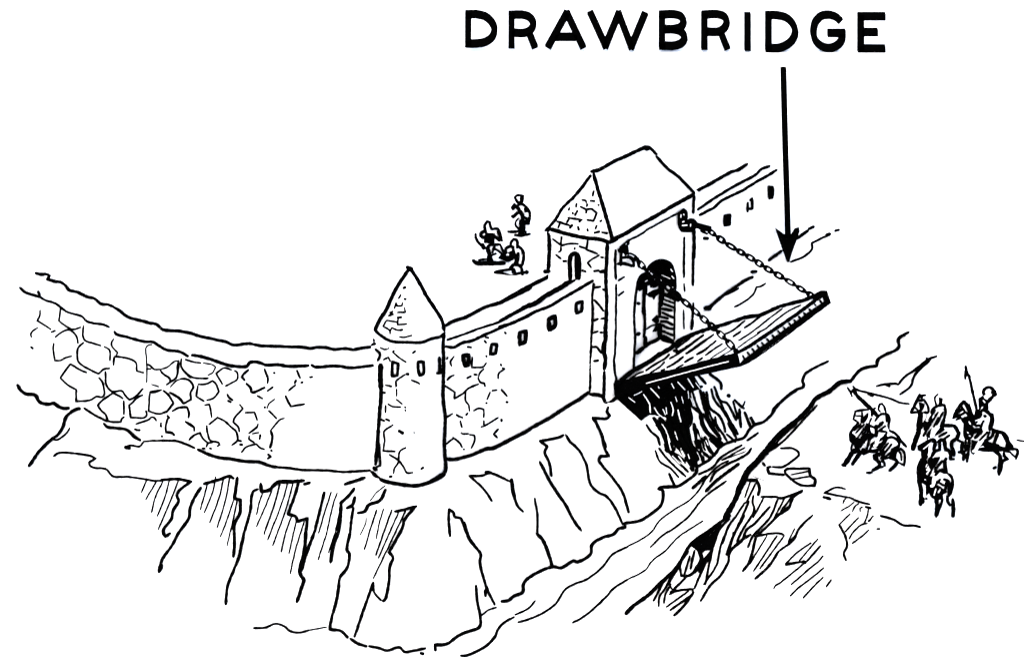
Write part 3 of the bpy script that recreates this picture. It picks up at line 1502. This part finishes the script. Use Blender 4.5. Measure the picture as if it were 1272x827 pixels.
wl = curtain([(21,478),(43,490),(62,500),(85,507),(105,509),(132,525),(158,534),(175,546),(217,547),(241,556),(275,569),(330,577),(400,583),(466,585)],
 [(24,356),(48,368),(75,383),(104,399),(140,414),(190,425),(207,434.6),(226,438),(239,441),(275,452),(307,454),(320,450),(350,453),(380,454),(432,456.6),(466,453.5)], None,
 [(22,334),(44,338),(61,345),(84,359),(120,375),(160,394),(200,408),(240,414),(290,427),(345,430),(400,433),(466,431)], 20, 478, 60)
wr = curtain([(550,571),(564,570),(586,564),(604,557),(613,556),(637,544),(660,531),(684,518),(703,505),(721,496),(736,488)],
 [(554,432),(563,431),(575,425),(586,423),(604,415),(629,404),(660,390.6),(684,379.7),(701,369),(717,360),(736,348.7)],
 [(555,421.6),(575,415.4),(594,408),(623,398.4),(639,389.7),(664,377),(678,367),(697,356.5),(707,349.7),(720,343),(734,342)],
 [(553,404),(561,399),(579,393.5),(602,381.5),(619,376),(642,365.5),(660,354.8),(678,344.8),(690,338),(700,333)], 543, 738, 40)
wf = curtain([(850,403),(879,382),(897,368),(916,352),(935,341),(955,323.5),(971,311.6),(990,297),(1004,286),(1012,281)],
 [(869,267),(887,257),(896,250),(923,236),(939,226),(956,217),(964,211),(975,204)],
 [(866.7,260),(886.5,246.8),(913.5,230),(938.7,216.8),(945,210),(956,206),(966,200)],
 [(862,239),(871,234),(888,224.5),(907.7,214),(916.5,211),(928,203.6),(940,197)], 850, 962, 24)
# ------------------------------------------------------------------ round tower
tc_ = at_z(509.5, 579, 0); sc = FPX/depth(tc_); TRAD = 42.0/sc
ztop = lift(tc_, lambda x: 410)
tower = MB(); NS = 64
def circ(c, r, z, n=NS): return [V((c.x+r*math.cos(2*math.pi*k/n), c.y+r*math.sin(2*math.pi*k/n), z)) for k in range(n)]
cb, ct = circ(tc_, TRAD*1.02, 0), circ(tc_, TRAD*.97, ztop)
for k in range(NS): tower.poly([cb[k], cb[(k+1) % NS], ct[(k+1) % NS], ct[k]])
cone = MB(); zc = ztop-.05; cc = circ(tc_, TRAD*1.03, zc)
zap = lift(tc_, lambda x: 333); apex = V((tc_.x-.03, tc_.y, zap))
for k in range(NS): cone.poly([cc[k], cc[(k+1) % NS], apex])
cone.poly(cc[::-1])
# ------------------------------------------------------------------ gatehouse
G0 = at_z(750.5, 501, 0); G1 = at_z(857, 428, 0)
zt = lift(G0, lambda x: 299); zt1 = lift(G1, lambda x: 240)
zt = (zt+zt1)/2 if abs(zt-zt1) < .25 else zt
print('gate heights', zt, zt1)
BLt = at_z(682, 290.5, zt); BL = V((BLt.x, BLt.y, 0)); BR = BL+(G1-G0)
ux = (G1-G0).normalized(); nf = V((ux.y, -ux.x, 0)); WID = (G1-G0).length
print('front dir', ux, 'left dir', (BL-G0).normalized(), 'dot', ux.dot((BL-G0).normalized()), 'w', WID, (BL-G0).length)
def ztop_at(u): return zt+(zt1-zt)*u/WID
def face_uv(px, py):
    P = at_plane(px, py, G0, nf); return (P-G0).dot(ux), P.z
def face_pt(u, z, d=0): return G0+ux*u+V((0, 0, z))+nf*d
ARCH = [(788,457),(788,420),(788,385),(791,357),(797,342),(805,331),(813,325),(821,322),(829,325),(835,333),(839,350),(839.5,385),(839,428)]
auv = [face_uv(*p) for p in ARCH]
uL, uR = auv[0][0], auv[-1][0]
def arch_z(u):
    up = [q for q in auv[2:-1]]
    up = sorted(up)
    return lerp_poly([(a, b) for a, b in up])(min(max(u, up[0][0]), up[-1][0]))
zs = (auv[0][1]+auv[-1][1])/2
print('sill', auv[0], auv[-1])
gate = MB(); DEP = .75
us = [uL+(uR-uL)*k/24 for k in range(25)]
gate.poly([face_pt(0, 0), face_pt(uL, 0), face_pt(uL, ztop_at(uL)), face_pt(0, zt)])
gate.poly([face_pt(uR, 0), face_pt(WID, 0), face_pt(WID, zt1), face_pt(uR, ztop_at(uR))])
gate.poly([face_pt(uL, 0), face_pt(uR, 0), face_pt(uR, zs), face_pt(uL, zs)])
for a, b in zip(us, us[1:]):
    za, zb = arch_z(a), arch_z(b)
    gate.poly([face_pt(a, za), face_pt(b, zb), face_pt(b, ztop_at(b)), face_pt(a, ztop_at(a))])
    gate.poly([face_pt(a, za), face_pt(a, za, -DEP), face_pt(b, zb, -DEP), face_pt(b, zb)])
gate.poly([face_pt(uL, zs), face_pt(uR, zs), face_pt(uR, zs, -DEP), face_pt(uL, zs, -DEP)])
gate.poly([face_pt(uL, zs), face_pt(uL, zs, -DEP), face_pt(uL, arch_z(uL), -DEP), face_pt(uL, arch_z(uL))])
gate.poly([face_pt(uR, zs), face_pt(uR, arch_z(uR)), face_pt(uR, arch_z(uR), -DEP), face_pt(uR, zs, -DEP)])
H = lambda P, z: V((P.x, P.y, z))
K0 = at_z(735.5, 488, 0)
gate.poly([K0, G0, H(G0, zt), H(K0, zt)]); gate.poly([BL, K0, H(K0, zt), H(BL, zt)]); gate.poly([G1, BR, H(BR, zt1), H(G1, zt1)]); gate.poly([BR, BL, H(BL, zt), H(BR, zt1)])
door = MB()
for a, b in zip(us, us[1:]):
    for d1 in (-DEP+.03, -DEP-.12):
        door.poly([face_pt(a, zs, d1), face_pt(b, zs, d1), face_pt(b, arch_z(b)+.05, d1), face_pt(a, arch_z(a)+.05, d1)])
roof = MB()
def ridge(px, py, m):
    best = None
    for k in range(200):
        z = zt+.5+k*.02; P = at_z(px, py, z)
        d = abs((P-m).dot(nf))
        if best is None or d < best[0]: best = (d, P)
    return best[1]
mid_line = (G0+BL)/2
R0 = ridge(738, 215, mid_line); R1 = ridge(803, 183, mid_line)
print('ridge', R0, R1, 'zt', zt)
ov = .07
c0 = (G0+G1+BL+BR)/4
def out(P, z): 
    d = (P-c0); d.z = 0; return V((P.x, P.y, z))+d.normalized()*ov
e = [out(G0, zt), out(G1, zt1), out(BR, zt1), out(BL, zt)]
for f in ([e[0], e[1], R1, R0], [e[3], e[0], R0], [e[1], e[2], R1], [e[2], e[3], R0, R1], [e[3], e[2], e[1], e[0]]): roof.poly(f)
nl = (BL-K0).normalized(); nln = V((nl.y, -nl.x, 0)); 
if nln.dot(CAM-K0) < 0: nln = -nln
side_door = MB()
sd = [at_plane(*p, K0, nln)+nln*.02 for p in ((709,347),(709,322),(711,316),(714,314),(718,317),(719.5,323),(719.5,343))]
side_door.poly(sd); side_door.poly([p+nln*.04 for p in sd])
for i in range(len(sd)): side_door.poly([sd[i-1], sd[i], sd[i]+nln*.04, sd[i-1]+nln*.04])
# ------------------------------------------------------------------ drawbridge
HZ = .42
uA, _ = face_uv(767, 477); A0 = face_pt(uA, 0); 
zA = lift(A0, lambda x: 477); A = V((A0.x, A0.y, zA))+nf*.06
uB, _ = face_uv(848, 420); B0 = face_pt(uB, 0); zB = lift(B0, lambda x: 421); B = V((B0.x, B0.y, zB))+nf*.06
def swing(P, px, py):
    # point reached from hinge point P in the plane square to the gate
    return at_plane(px, py, P, ux)
C_ = swing(A, 913, 442); D_ = at_plane(1025, 365, A, (C_-A).cross(B-A).normalized())
print('hinge z', zA, zB, 'C', C_-A, (C_-A).length, 'D', D_-B, (D_-B).length)
dn = ((C_-A).cross(B-A)).normalized()
if dn.z > 0: dn = -dn
TH = 13.5/(FPX/depth(C_)*math.cos(PITCH))
deck = MB()
dv = V((0, 0, -TH*.97))
deck.box8([A, C_, D_, B, A+dv, C_+dv, D_+dv, B+dv])
# ------------------------------------------------------------------ ink on the structures
tb, rb, db = tower.bvh(), roof.bvh(), deck.bvh()
allst = MB()
for w in (wl, wr, wf): allst.add(w[0]); allst.add(w[1])
allst.add(tower); allst.add(gate); n_struct = len(allst.f)
rng = []
for nm, m in TERR:
    a0 = len(allst.f); allst.add(m); rng.append((a0, len(allst.f), m))
hb = allst.bvh()
inks = [MB() for _ in TERR]
for kind, w, p, sb in TR['hill']:  # hill ink holds drawn shade: cliff hatching, shadow line under the leaning man
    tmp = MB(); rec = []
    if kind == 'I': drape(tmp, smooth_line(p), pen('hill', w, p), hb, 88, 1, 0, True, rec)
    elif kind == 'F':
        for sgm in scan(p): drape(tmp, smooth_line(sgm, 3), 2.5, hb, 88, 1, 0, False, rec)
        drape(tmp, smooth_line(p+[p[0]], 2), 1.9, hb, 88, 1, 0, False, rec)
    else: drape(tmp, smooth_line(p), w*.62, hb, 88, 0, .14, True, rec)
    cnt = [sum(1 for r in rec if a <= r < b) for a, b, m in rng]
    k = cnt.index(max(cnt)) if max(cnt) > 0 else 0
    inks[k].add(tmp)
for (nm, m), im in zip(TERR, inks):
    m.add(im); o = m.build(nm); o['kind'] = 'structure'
def both(w): m = MB(); m.add(w[0]); m.add(w[1]); return m.bvh()
def loopholes(key, tree, parent, n):
    for k in range(n):
        m = MB(); ink(m, key, tree, 88, k, .02)
        # thin stone jamb plate behind the inked outline
        st = [t for t in TR[key] if t[3] == k and t[0] != 'W']
        pp = [q for t in st for q in t[2]]
        x0, x1 = min(q[0] for q in pp), max(q[0] for q in pp); y0, y1 = min(q[1] for q in pp), max(q[1] for q in pp)
        c = []
        for x, y in ((x0, y1), (x1, y1-(x1-x0)*.25), (x1, y0), (x0, y0+(x1-x0)*.25)):
            h = tree.ray_cast(CAM, ray(x, y).normalized())
            if h[0] is None: break
            c.append(h[0]-ray(x, y).normalized()*.02)
        if len(c) == 4: m.box8(c+[q+FW*.06 for q in c])
        m.build('loophole', parent)
def wall_thing(w, key, loc, label, loop=None, n=0):
    e = empty('curtain_wall', loc, label, 'wall', 'curtain walls of the castle')
    e['kind'] = 'thing'; b = w[0]; tr = both(w); ink(b, key, tr, 88)
    b.build('wall_body', e); w[1].build('parapet', e)
    if loop: loopholes(loop, tr, e, n)
    return e
wall_thing(wl, 'wallL', wl[2][30][0], 'long curved castle wall of rough stones ending at the round tower')
wall_thing(wr, 'wallR', wr[2][20][0], 'short castle wall with small slits between round tower and gatehouse', 'loopR', 6)
wall_thing(wf, 'wallF', wf[2][12][0], 'plain castle wall with three slits running away behind the gatehouse', 'loopF', 3)
te = empty('round_tower', tc_, 'round stone tower with a pointed conical roof on the cliff edge', 'tower')
ink(tower, 'tower', tb, lambda x, y: depth(at_y(x, y, tc_.y-.1))); tower.build('tower_wall', te); 
cbv = cone.bvh(); ink(cone, 'towerroof', cbv, depth(apex)); cone.build('roof', te)
loopholes('loopT', tb, te, 2)
ge = empty('gatehouse', G0, 'tall square stone gatehouse with a hipped roof and an arched gateway', 'gatehouse')
gt_all = MB(); gt_all.add(gate); gt_all.add(door); gt = gt_all.bvh()
ink(gate, 'gate', gt); gate.build('wall', ge)  # black blob beside the chain in this ink is its drawn shade
ink(door, 'gate_door', gt); door.build('gate_door', ge)
ink(roof, 'gateroof', rb); roof.build('roof', ge)
ink(side_door, 'side_door', side_door.bvh(), depth(G0)+1); side_door.build('side_door', ge)
for key, px in (('bracketL', (772, 318)), ('bracketR', (848, 274))):
    m = MB(); c = at_plane(*px, G0, nf); k1 = .16
    P = [c+ux*a*.2+V((0, 0, b*.16)) for a, b in ((-1,-1), (1,-1), (1,1), (-1,1))]
    m.box8([q+nf*.12 for q in P]+[q for q in P])
    ink(m, key, gt, depth(c), None, .14); m.build('chain_bracket', ge)
# drawbridge
be_ = empty('drawbridge', (A+B)/2, 'half raised plank drawbridge hanging on two chains over the ravine', 'drawbridge')
dg_ = MB(); dg_.add(deck); dg_.add(gate); dgb = dg_.bvh()
ink(deck, 'bridge', dgb, depth(A), None, .03); deck.build('deck', be_)
def chain(pts, d0, d1):
    e = bpy.data.objects.new('chain', None); COL.objects.link(e); e.parent = be_
    L = [0]
    for a, b in zip(pts, pts[1:]): L.append(L[-1]+math.dist(a, b))
    def pos(s):
        s = min(max(s, 0), L[-1])
        for j in range(len(pts)-1):
            if s <= L[j+1]+1e-6: break
        u = (s-L[j])/(L[j+1]-L[j]); x = pts[j][0]+(pts[j+1][0]-pts[j][0])*u; y = pts[j][1]+(pts[j+1][1]-pts[j][1])*u
        return at_d(x, y, d0+(d1-d0)*s/L[-1])
    s = 0; k = 0
    while s < L[-1]-3:
        ln = (12.5 if k % 2 == 0 else 8.5)*random.uniform(.86, 1.14)
        a, b = pos(s), pos(s+ln); t = (b-a); l = t.length; t.normalize()
        view = (CAM-a).normalized(); sidev = t.cross(view).normalized()
        if k % 2: sd_ = (view.cross(t)).cross(t).normalized()*.8+sidev*.25; sd_.normalize(); hw = .06
        else: sd_ = (sidev+view*.2).normalized(); hw = random.uniform(.055, .085)
        c = (a+b)/2; ring = []
        for q in range(20):
            w = 2*math.pi*q/20; ring.append(c+t*(l*.5*math.copysign(abs(math.cos(w))**.75, math.cos(w)))+sd_*hw*1.25*math.sin(w))
        m = MB(); r = random.uniform(.034, .05)
        m.tube(ring, r, 1, 6, True)
        m.build('chain_link', e); s += ln-3.2; k += 1
    return e
c1 = [(856,276),(866,281),(879,285),(904,304),(919,312.6),(934,321),(950,332),(967,342),(983,351),(998,361),(1010,368)]
c2 = [(780,316),(790,321),(799,332),(806,339),(818,347),(830,357),(842,367),(850,375),(859,382),(867,390),(882,403),(894,414),(908,428),(915,437)]
chain(c1, depth(at_plane(856, 276, G0, nf))-.1, depth(D_)-.1)
chain(c2, depth(at_plane(780, 316, G0, nf))-.1, depth(C_)-.1)
# ------------------------------------------------------------------ figures
def skin_body(name, nodes, edges, gpt, gz, root, parent=None):
    Y0 = at_z(gpt[0], gpt[1], gz).y
    ids = list(nodes); pos = {}
    for k, nd in nodes.items():
        px, py, r = nd[:3]; dy = nd[3] if len(nd) > 3 else 0
        pos[k] = at_z(px, py+r*.8, gz)+V((0, 0, r*.8/32)) if dy == 'g' else at_y(px, py, Y0+dy)
    me = bpy.data.meshes.new(name); me.from_pydata([tuple(pos[k]) for k in ids], [(ids.index(a), ids.index(b)) for a, b in edges], [])
    o = bpy.data.objects.new('tmp', me); COL.objects.link(o)
    md = o.modifiers.new('s', 'SKIN'); md.use_smooth_shade = True
    sv = me.skin_vertices[0].data
    for i, k in enumerate(ids):
        r = nodes[k][2]*depth(pos[k])/FPX; sv[i].radius = (r, r); sv[i].use_root = (k == root)
    sb = o.modifiers.new('u', 'SUBSURF'); sb.levels = 2; sb.render_levels = 2
    dg = bpy.context.evaluated_depsgraph_get(); ev = o.evaluated_get(dg); m2 = ev.to_mesh()
    mb = MB(); mb.mesh([v.co.copy() for v in m2.vertices], [list(p.vertices) for p in m2.polygons]); ev.to_mesh_clear()
    bpy.data.objects.remove(o); return mb, Y0
def chainedges(*ch): return [(a, b) for c in ch for a, b in zip(c.split(), c.split()[1:])]
MAN = chainedges('hip chest neck head', 'chest sl el hl', 'chest sr er hr', 'hip kl fl tl', 'hip kr fr tr')
def person(key, N, gpt, gz, label, helmet=False):
    N = dict(N)
    for s in 'lr':
        f = N['f'+s]; N['t'+s] = (f[0]-3.5, f[1]+.6, f[2]*.8)+tuple(f[3:])
    h = N['head']; N['crown'] = (h[0], h[1]-h[2]*.45, h[2]*.85)+tuple(h[3:]); N['nose'] = (h[0]-h[2]*.95, h[1]+.6, h[2]*.22)+tuple(h[3:])
    mb, Y0 = skin_body('person', N, MAN+[('head', 'crown'), ('head', 'nose')], gpt, gz, 'hip')
    base = at_z(gpt[0], gpt[1], gz)
    ink(mb, key, mb.bvh(), lambda x, y: depth(at_y(x, y, Y0)), None, .01)
    o = mb.build('person', None, base, True); tag(o, label, 'person')
    if helmet:
        m = MB(); c = at_y(h[0], h[1]-1.2, Y0); r = 7.2/(FPX/depth(c)); rr = []
        for j in range(11):
            a = math.pi*(.5-j*.075); z = r*math.sin(a)*.95; q = max(r*math.cos(a), .001)
            rr.append([c+V((q*math.cos(2*math.pi*k/24), q*math.sin(2*math.pi*k/24), z)) for k in range(24)])
        for a, b in zip(rr, rr[1:]):
            for k in range(24): m.poly([a[k], a[(k+1) % 24], b[(k+1) % 24], b[k]])
        ink(m, 'helmet', m.bvh(), depth(c), None, .01)
        bpy.context.view_layer.update(); m.build('helmet', o, None, True)
    return o
HORSE = chainedges('mid chest neck poll nose', 'mid rump', 'chest a1 a2 a3', 'chest b1 b2 b3', 'rump c1 c2 c3', 'rump d1 d2 d3', 'rump t1 t2 t3', 'poll ear')
def horse(key, N, gpt, gz, label):
    N = dict(N); p = N['poll']; N['ear'] = (p[0]-1, p[1]-p[2]-2.5, 1)
    mb, Y0 = skin_body('horse', N, HORSE, gpt, gz, 'mid')
    ink(mb, key, mb.bvh(), lambda x, y: depth(at_y(x, y, Y0)), None, .01)
    o = mb.build('horse', None, at_z(gpt[0], gpt[1], gz), True); tag(o, label, 'horse', 'horses on the far bank')
def held(name, key, gpt, gz, label, cat, ddy=-.25):
    Y = at_z(gpt[0], gpt[1], gz).y; m = MB(); p = TR[key][0][2][0]
    ink(m, key, None, depth(at_y(p[0], p[1], Y))+ddy); o = m.build(name, None, at_y(p[0], p[1], Y)); tag(o, label, cat)
person('man1', dict(hip=(649,271,4.2), chest=(649,259,5.6), neck=(647,253,2.2), head=(645,247.5,4), sl=(642,256,2.6), el=(640,264,1.9), hl=(637,268,1.7,-.2),
 sr=(655,259,2.6), er=(657.5,267,2), hr=(656,275,1.7), kl=(645,279,2.6), fl=(646,289,1.8,'g'), kr=(651,279,2.6), fr=(651,288,1.8,'g')), (648,290), 0,
 'man standing upright with both forearms raised on the open ground inside the castle wall')
person('man2', dict(hip=(611,305,4.4), chest=(609,292,5.6), neck=(606,285.5,2.3), head=(605.5,280,4), sl=(601,290,2.5), el=(597.5,294,1.8), hl=(600,302,1.7,-.2),
 sr=(617,288,2.5), er=(620,294,1.8), hr=(622,299,1.7,-.1), kl=(608,314,3), fl=(608,324,2.2,'g'), kr=(620,311,2.8), fr=(627,319,2.2,'g')), (609,326), 0,
 'man leaning forward with dark tunic and a thin staff in his hand')
person('man3', dict(hip=(642,327,4.6), chest=(640.5,313,6), neck=(639,306,2.4), head=(639,301,4), sl=(632,309,2.6), el=(630,316,1.9), hl=(634,322,1.7,-.2),
 sr=(648,310,2.8), er=(650,321,2), hr=(645,327,1.7,-.3), kl=(636,333,3,-.2), fl=(625,337,2,'g'), kr=(646,333,3), fr=(651,338,2,'g')), (642,338), 0,
 'crouching man with a rounded back beside the leaning man with the staff')
held('staff', 'staff', (606,326), 0, 'short dark staff in the hand of the bending man behind the wall', 'staff')
BZ = -.7
horse('horseA', dict(nose=(1063,515,2.6), poll=(1075,513,3.6), neck=(1070,526,5.5), chest=(1068,541,8), mid=(1085,549,7.5), rump=(1104,552,8.5),
 a1=(1063,554,3.6), a2=(1056,566,2.4), a3=(1049,576,1.9,-.2), b1=(1072,557,3.6,.25), b2=(1064,568,2.4,.25), b3=(1059,575,1.9,.25),
 c1=(1094,566,3.6,-.2), c2=(1092,577,2.2,-.2), c3=(1083,585,1.8,'g'), d1=(1108,567,3.6,.2), d2=(1113,573,2.2,.2), d3=(1106,583,1.8,'g'),
 t1=(1116,552,1.8), t2=(1121,562,1.8), t3=(1122,575,1.2)), (1090,585), BZ, 'dark rearing horse under the rider with the slanting spear')
person('riderA', dict(hip=(1098,534,5), chest=(1097,521,5.6), neck=(1095.5,513,2.2), head=(1095,507.5,4), sl=(1090,517,2.4,-.15), el=(1087,522,1.8,-.25), hl=(1089,516,1.6,-.35),
 sr=(1103,519,2.4,.1), er=(1103,528,1.8,.1), hr=(1095,533,1.6), kl=(1090,543,3,-.35), fl=(1088.5,553,1.9,-.35), kr=(1090,541,3,.35), fr=(1088.5,550,1.9,.35)), (1090,585), BZ,
 'rider holding a slanting spear on a dark rearing horse')
held('spear', 'spearA', (1090,585), BZ, 'thick black spear slanting up from the rider on the rearing horse', 'spear', -.4)
horse('horseB', dict(nose=(1133,511,2.4), poll=(1145,495,3.6), neck=(1146,509,5), chest=(1147,528,7.2), mid=(1161,536,7.2), rump=(1181,540,8.5),
 a1=(1142,540,3.4,-.2), a2=(1138,549,2.4,-.2), a3=(1135,556,1.9,-.2), b1=(1150,542,3.2,.2), b2=(1152,552,2.2,.2), b3=(1145,561,1.9,.2),
 c1=(1176,550,3,-.2), c2=(1175,559,2.2,-.2), c3=(1181,568,1.8,'g'), d1=(1187,549,3,.2), d2=(1183,555,2.4,.2), d3=(1184,564,1.8,'g'),
 t1=(1191,545,1.6), t2=(1195,551,1.5), t3=(1197,563,1.2)), (1183,568), BZ, 'standing horse with pale rounded rump under the rider in a hatched cloak')
person('riderB', dict(hip=(1165,526,5.4), chest=(1166,512,6.2), neck=(1165,503.5,2.4), head=(1164.5,497.5,4.2), sl=(1159,508,2.6,-.15), el=(1154,517,1.9,-.3), hl=(1151,523,1.6,-.3),
 sr=(1171,509,2.6,.15), er=(1171,518,1.9,.2), hr=(1160,524,1.6,.3), kl=(1159,537,3,-.35), fl=(1157,547,1.9,-.35), kr=(1159,535,3,.35), fr=(1157,545,1.9,.35)), (1183,568), BZ,
 'bareheaded rider in a hatched cloak on the pale rumped standing horse')
horse('horseC', dict(nose=(1143,557,2.6), poll=(1155,550,3.6), neck=(1151,563,6), chest=(1150,580,8), mid=(1160,591,8), rump=(1174,600,8.5),
 a1=(1145,597,3.2,-.2), a2=(1143,611,2.4,-.2), a3=(1143,625,1.9,-.2), b1=(1152,600,3.2,.2), b2=(1151,609,2.4,.2), b3=(1148,620,1.9,.2),
 c1=(1165,612,4.4,-.2), c2=(1168,624,2.4,-.2), c3=(1163,639,1.9,'g'), d1=(1177,611,3.6,.2), d2=(1177,619,2.4,.2), d3=(1180,627,1.8,.2),
 t1=(1181,592,2), t2=(1184,606,2), t3=(1184,632,1.8)), (1165,640), BZ, 'heavily black shaded horse seen partly from behind under the rider bent low')
person('riderC', dict(hip=(1169,584,4.8), chest=(1166,574,5.2), neck=(1163,567.5,2.2), head=(1160.5,564.5,3.2), sl=(1160,571,2.3,-.2), el=(1155,578,1.8,-.3), hl=(1151,584,1.5,-.3),
 sr=(1169,571,2.3,.2), er=(1167,580,1.8,.3), hr=(1157,585,1.5,.3), kl=(1161,593,2.8,-.35), fl=(1159,603,1.8,-.35), kr=(1161,591,2.8,.35), fr=(1159,601,1.8,.35)), (1165,640), BZ,
 'rider bent low over the heavily black shaded horse')
horse('horseD', dict(nose=(1187,517,2.4), poll=(1197,502,3.8), neck=(1203,518,6), chest=(1207,539,7.4), mid=(1225,543,8), rump=(1246,546,8),
 a1=(1199,549,3,-.2), a2=(1196,559,2.2,-.2), a3=(1197,570,1.9,-.2), b1=(1206,551,3,.2), b2=(1203,562,1.9,.2), b3=(1201.5,572,1.6,.2),
 c1=(1240,562,3,-.2), c2=(1242,574,2.2,-.2), c3=(1241,587,1.7,'g'), d1=(1249,562,3,.2), d2=(1250,571,2.2,.2), d3=(1243,582,1.7,.2),
 t1=(1257,557,1.6), t2=(1264,559,1.6), t3=(1262,569,1.3)), (1238,588), BZ, 'horse with pointed raised head and flying tail under the helmeted lance rider')
person('riderD', dict(hip=(1229,531,5.2), chest=(1227,514,6.2), neck=(1225,501,2.6), head=(1227.5,491,4.4), sl=(1219,511,2.6,-.15), el=(1215,518,1.9,-.3), hl=(1213,511,1.7,-.35),
 sr=(1233,514,2.6,.15), er=(1235,525,1.9,.2), hr=(1225,532,1.7,.1), kl=(1220,545,3,-.35), fl=(1211,560,2,-.35), kr=(1220,543,3,.35), fr=(1213,556,2,.35)), (1238,588), BZ,
 'rider in a round white helmet carrying an upright lance', True)
held('lance', 'lance', (1238,588), BZ, 'tall thin upright lance with a barbed tip beside the helmeted rider', 'lance', -.4)
# ------------------------------------------------------------------ block letters and arrow
def ribbon(mb, pts, w, Y, th=.3, ext=0):
    q = [V(p) for p in pts]; n = len(q)
    Lf, Rg = [], []
    for i in range(n):
        a = (q[i]-q[i-1]).normalized() if i else (q[1]-q[0]).normalized()
        b = (q[i+1]-q[i]).normalized() if i < n-1 else a
        t = a+b
        if t.length < 1e-4: t = a
        t.normalize(); nn = V((-t.y, t.x)); k = w*.5/max(.55, nn.dot(V((-a.y, a.x))))
        j = .25*noise.noise(V((q[i].x*.3, q[i].y*.3, 5)))
        Lf.append(q[i]+nn*(k+j)); Rg.append(q[i]-nn*(k-j))
    for i in range(n-1):
        f = [at_y(*Lf[i], Y), at_y(*Lf[i+1], Y), at_y(*Rg[i+1], Y), at_y(*Rg[i], Y)]
        mb.box8(f+[p+V((0, th, 0)) for p in f], 1)
def rnd(pts): return smooth_line(pts, 2.2)
YL = at_z(840, 66, 0).y
le = empty('block_lettering', at_z(840, 66, 0), 'row of large black block letters spelling DRAWBRIDGE behind the castle', 'lettering')
A1 = (560, 0, 4.543); A2 = (840, 0, 4.543)
LET = [
 (A1, [[(98,73),(98,271)], [(84,90),(150,90),(200,105),(235,140),(246,175),(235,215),(200,243),(150,254),(84,254)]]),
 (A1, [[(342,75),(342,277)], [(325,93),(410,93),(445,106),(466,140),(455,172),(420,193),(345,193)], [(440,188),(476,276)]]),
 (A1, [[(658,75),(548,275)], [(652,75),(748,277)], [(590,217),(712,217)]]),
 (A1, [[(786,76),(878,277)], [(870,277),(952,76)], [(944,76),(1023,282)], [(1014,282),(1098,82)]]),
 (A1, [[(1192,75),(1192,281)], [(1175,92),(1262,90),(1300,102),(1315,132),(1300,160),(1262,172),(1200,172)], [(1200,174),(1272,178),(1308,195),(1320,225),(1305,250),(1265,266),(1175,266)]]),
 (A2, [[(160,80),(160,285)], [(145,92),(240,90),(275,105),(286,135),(272,168),(240,187),(165,187)], [(250,185),(290,284)]]),
 (A2, [[(404,83),(404,290)]]),
 (A2, [[(522,80),(522,293)], [(505,95),(570,95),(625,110),(660,145),(673,185),(660,230),(625,262),(575,280),(505,277)]]),
 (A2, [[(930,127),(900,103),(860,92),(820,100),(787,135),(776,190),(787,235),(820,268),(865,280),(910,265),(935,235),(940,195)], [(855,195),(958,195)]]),
 (A2, [[(1043,87),(1043,299)], [(1027,101),(1183,101)], [(1050,190),(1140,190)], [(1027,283),(1182,283)]])]
for (ox, oy, s_), strokes in LET:
    m = MB()
    for st in strokes:
        p = [(ox+x/s_, oy+y/s_) for x, y in st]
        # every letter stands on the ground line
        ribbon(m, rnd(p) if len(p) > 2 else p, 8.1, YL)
    m.build('letter', le)
pa = at_z(978, 326, 0)
ae = empty('arrow', pa, 'tall thin black arrow pointing down at the drawbridge', 'arrow')
m = MB(); ribbon(m, [(973.4, 86), (974.4, 130), (976, 190), (978, 250), (979.2, 300)], 7.3, pa.y, .22); m.build('shaft', ae)
m = MB()
hp = [(964,288),(968.5,291),(975.5,296),(983.5,296),(988,288.5),(993.5,287),(990,298),(984,314),(980.6,325.5),(977.6,325.8),(972,311)]
f = [at_y(x, y, pa.y-.06) for x, y in hp]; bk = [p+V((0, .34, 0)) for p in f]
bmh = bmesh.new(); vv = [bmh.verts.new(p) for p in f]; ff = bmh.faces.new(vv); bmesh.ops.triangulate(bmh, faces=[ff])
for q in bmh.faces:
    cs = [v.co.copy() for v in q.verts]; m.poly(cs, 1); m.poly([c+V((0, .34, 0)) for c in cs][::-1], 1)
bmh.free()
for i in range(len(f)): m.poly([f[i-1], f[i], bk[i], bk[i-1]], 1)
m.build('arrowhead', ae)
# ------------------------------------------------------------------ light
w = bpy.data.worlds.new('World'); S.world = w; w.use_nodes = True
nt = w.node_tree; bg = nt.nodes['Background']; sky = nt.nodes.new('ShaderNodeTexSky'); sky.sky_type = 'NISHITA'
SE, SR = math.radians(58), math.radians(200)
sky.sun_disc = False; sky.sun_elevation = SE; sky.sun_rotation = SR; sky.dust_density = 3
nt.links.new(sky.outputs['Color'], bg.inputs['Color']); bg.inputs['Strength'].default_value = .15
sl = bpy.data.lights.new('sun', 'SUN'); sl.energy = 1.5; sl.angle = math.radians(100); sl.color = (1, .96, .9)
so = bpy.data.objects.new('sun', sl); COL.objects.link(so); so.location = (0, -20, 40)
sdir = V((math.sin(SR)*math.cos(SE), math.cos(SR)*math.cos(SE), math.sin(SE)))
so.rotation_euler = sdir.to_track_quat('Z', 'Y').to_euler()
S.view_settings.view_transform = 'Standard'; S.view_settings.look = 'None'; S.view_settings.gamma = 1
S.view_settings.exposure = 1.5
S.cycles.max_bounces = 6; S.cycles.diffuse_bounces = 5
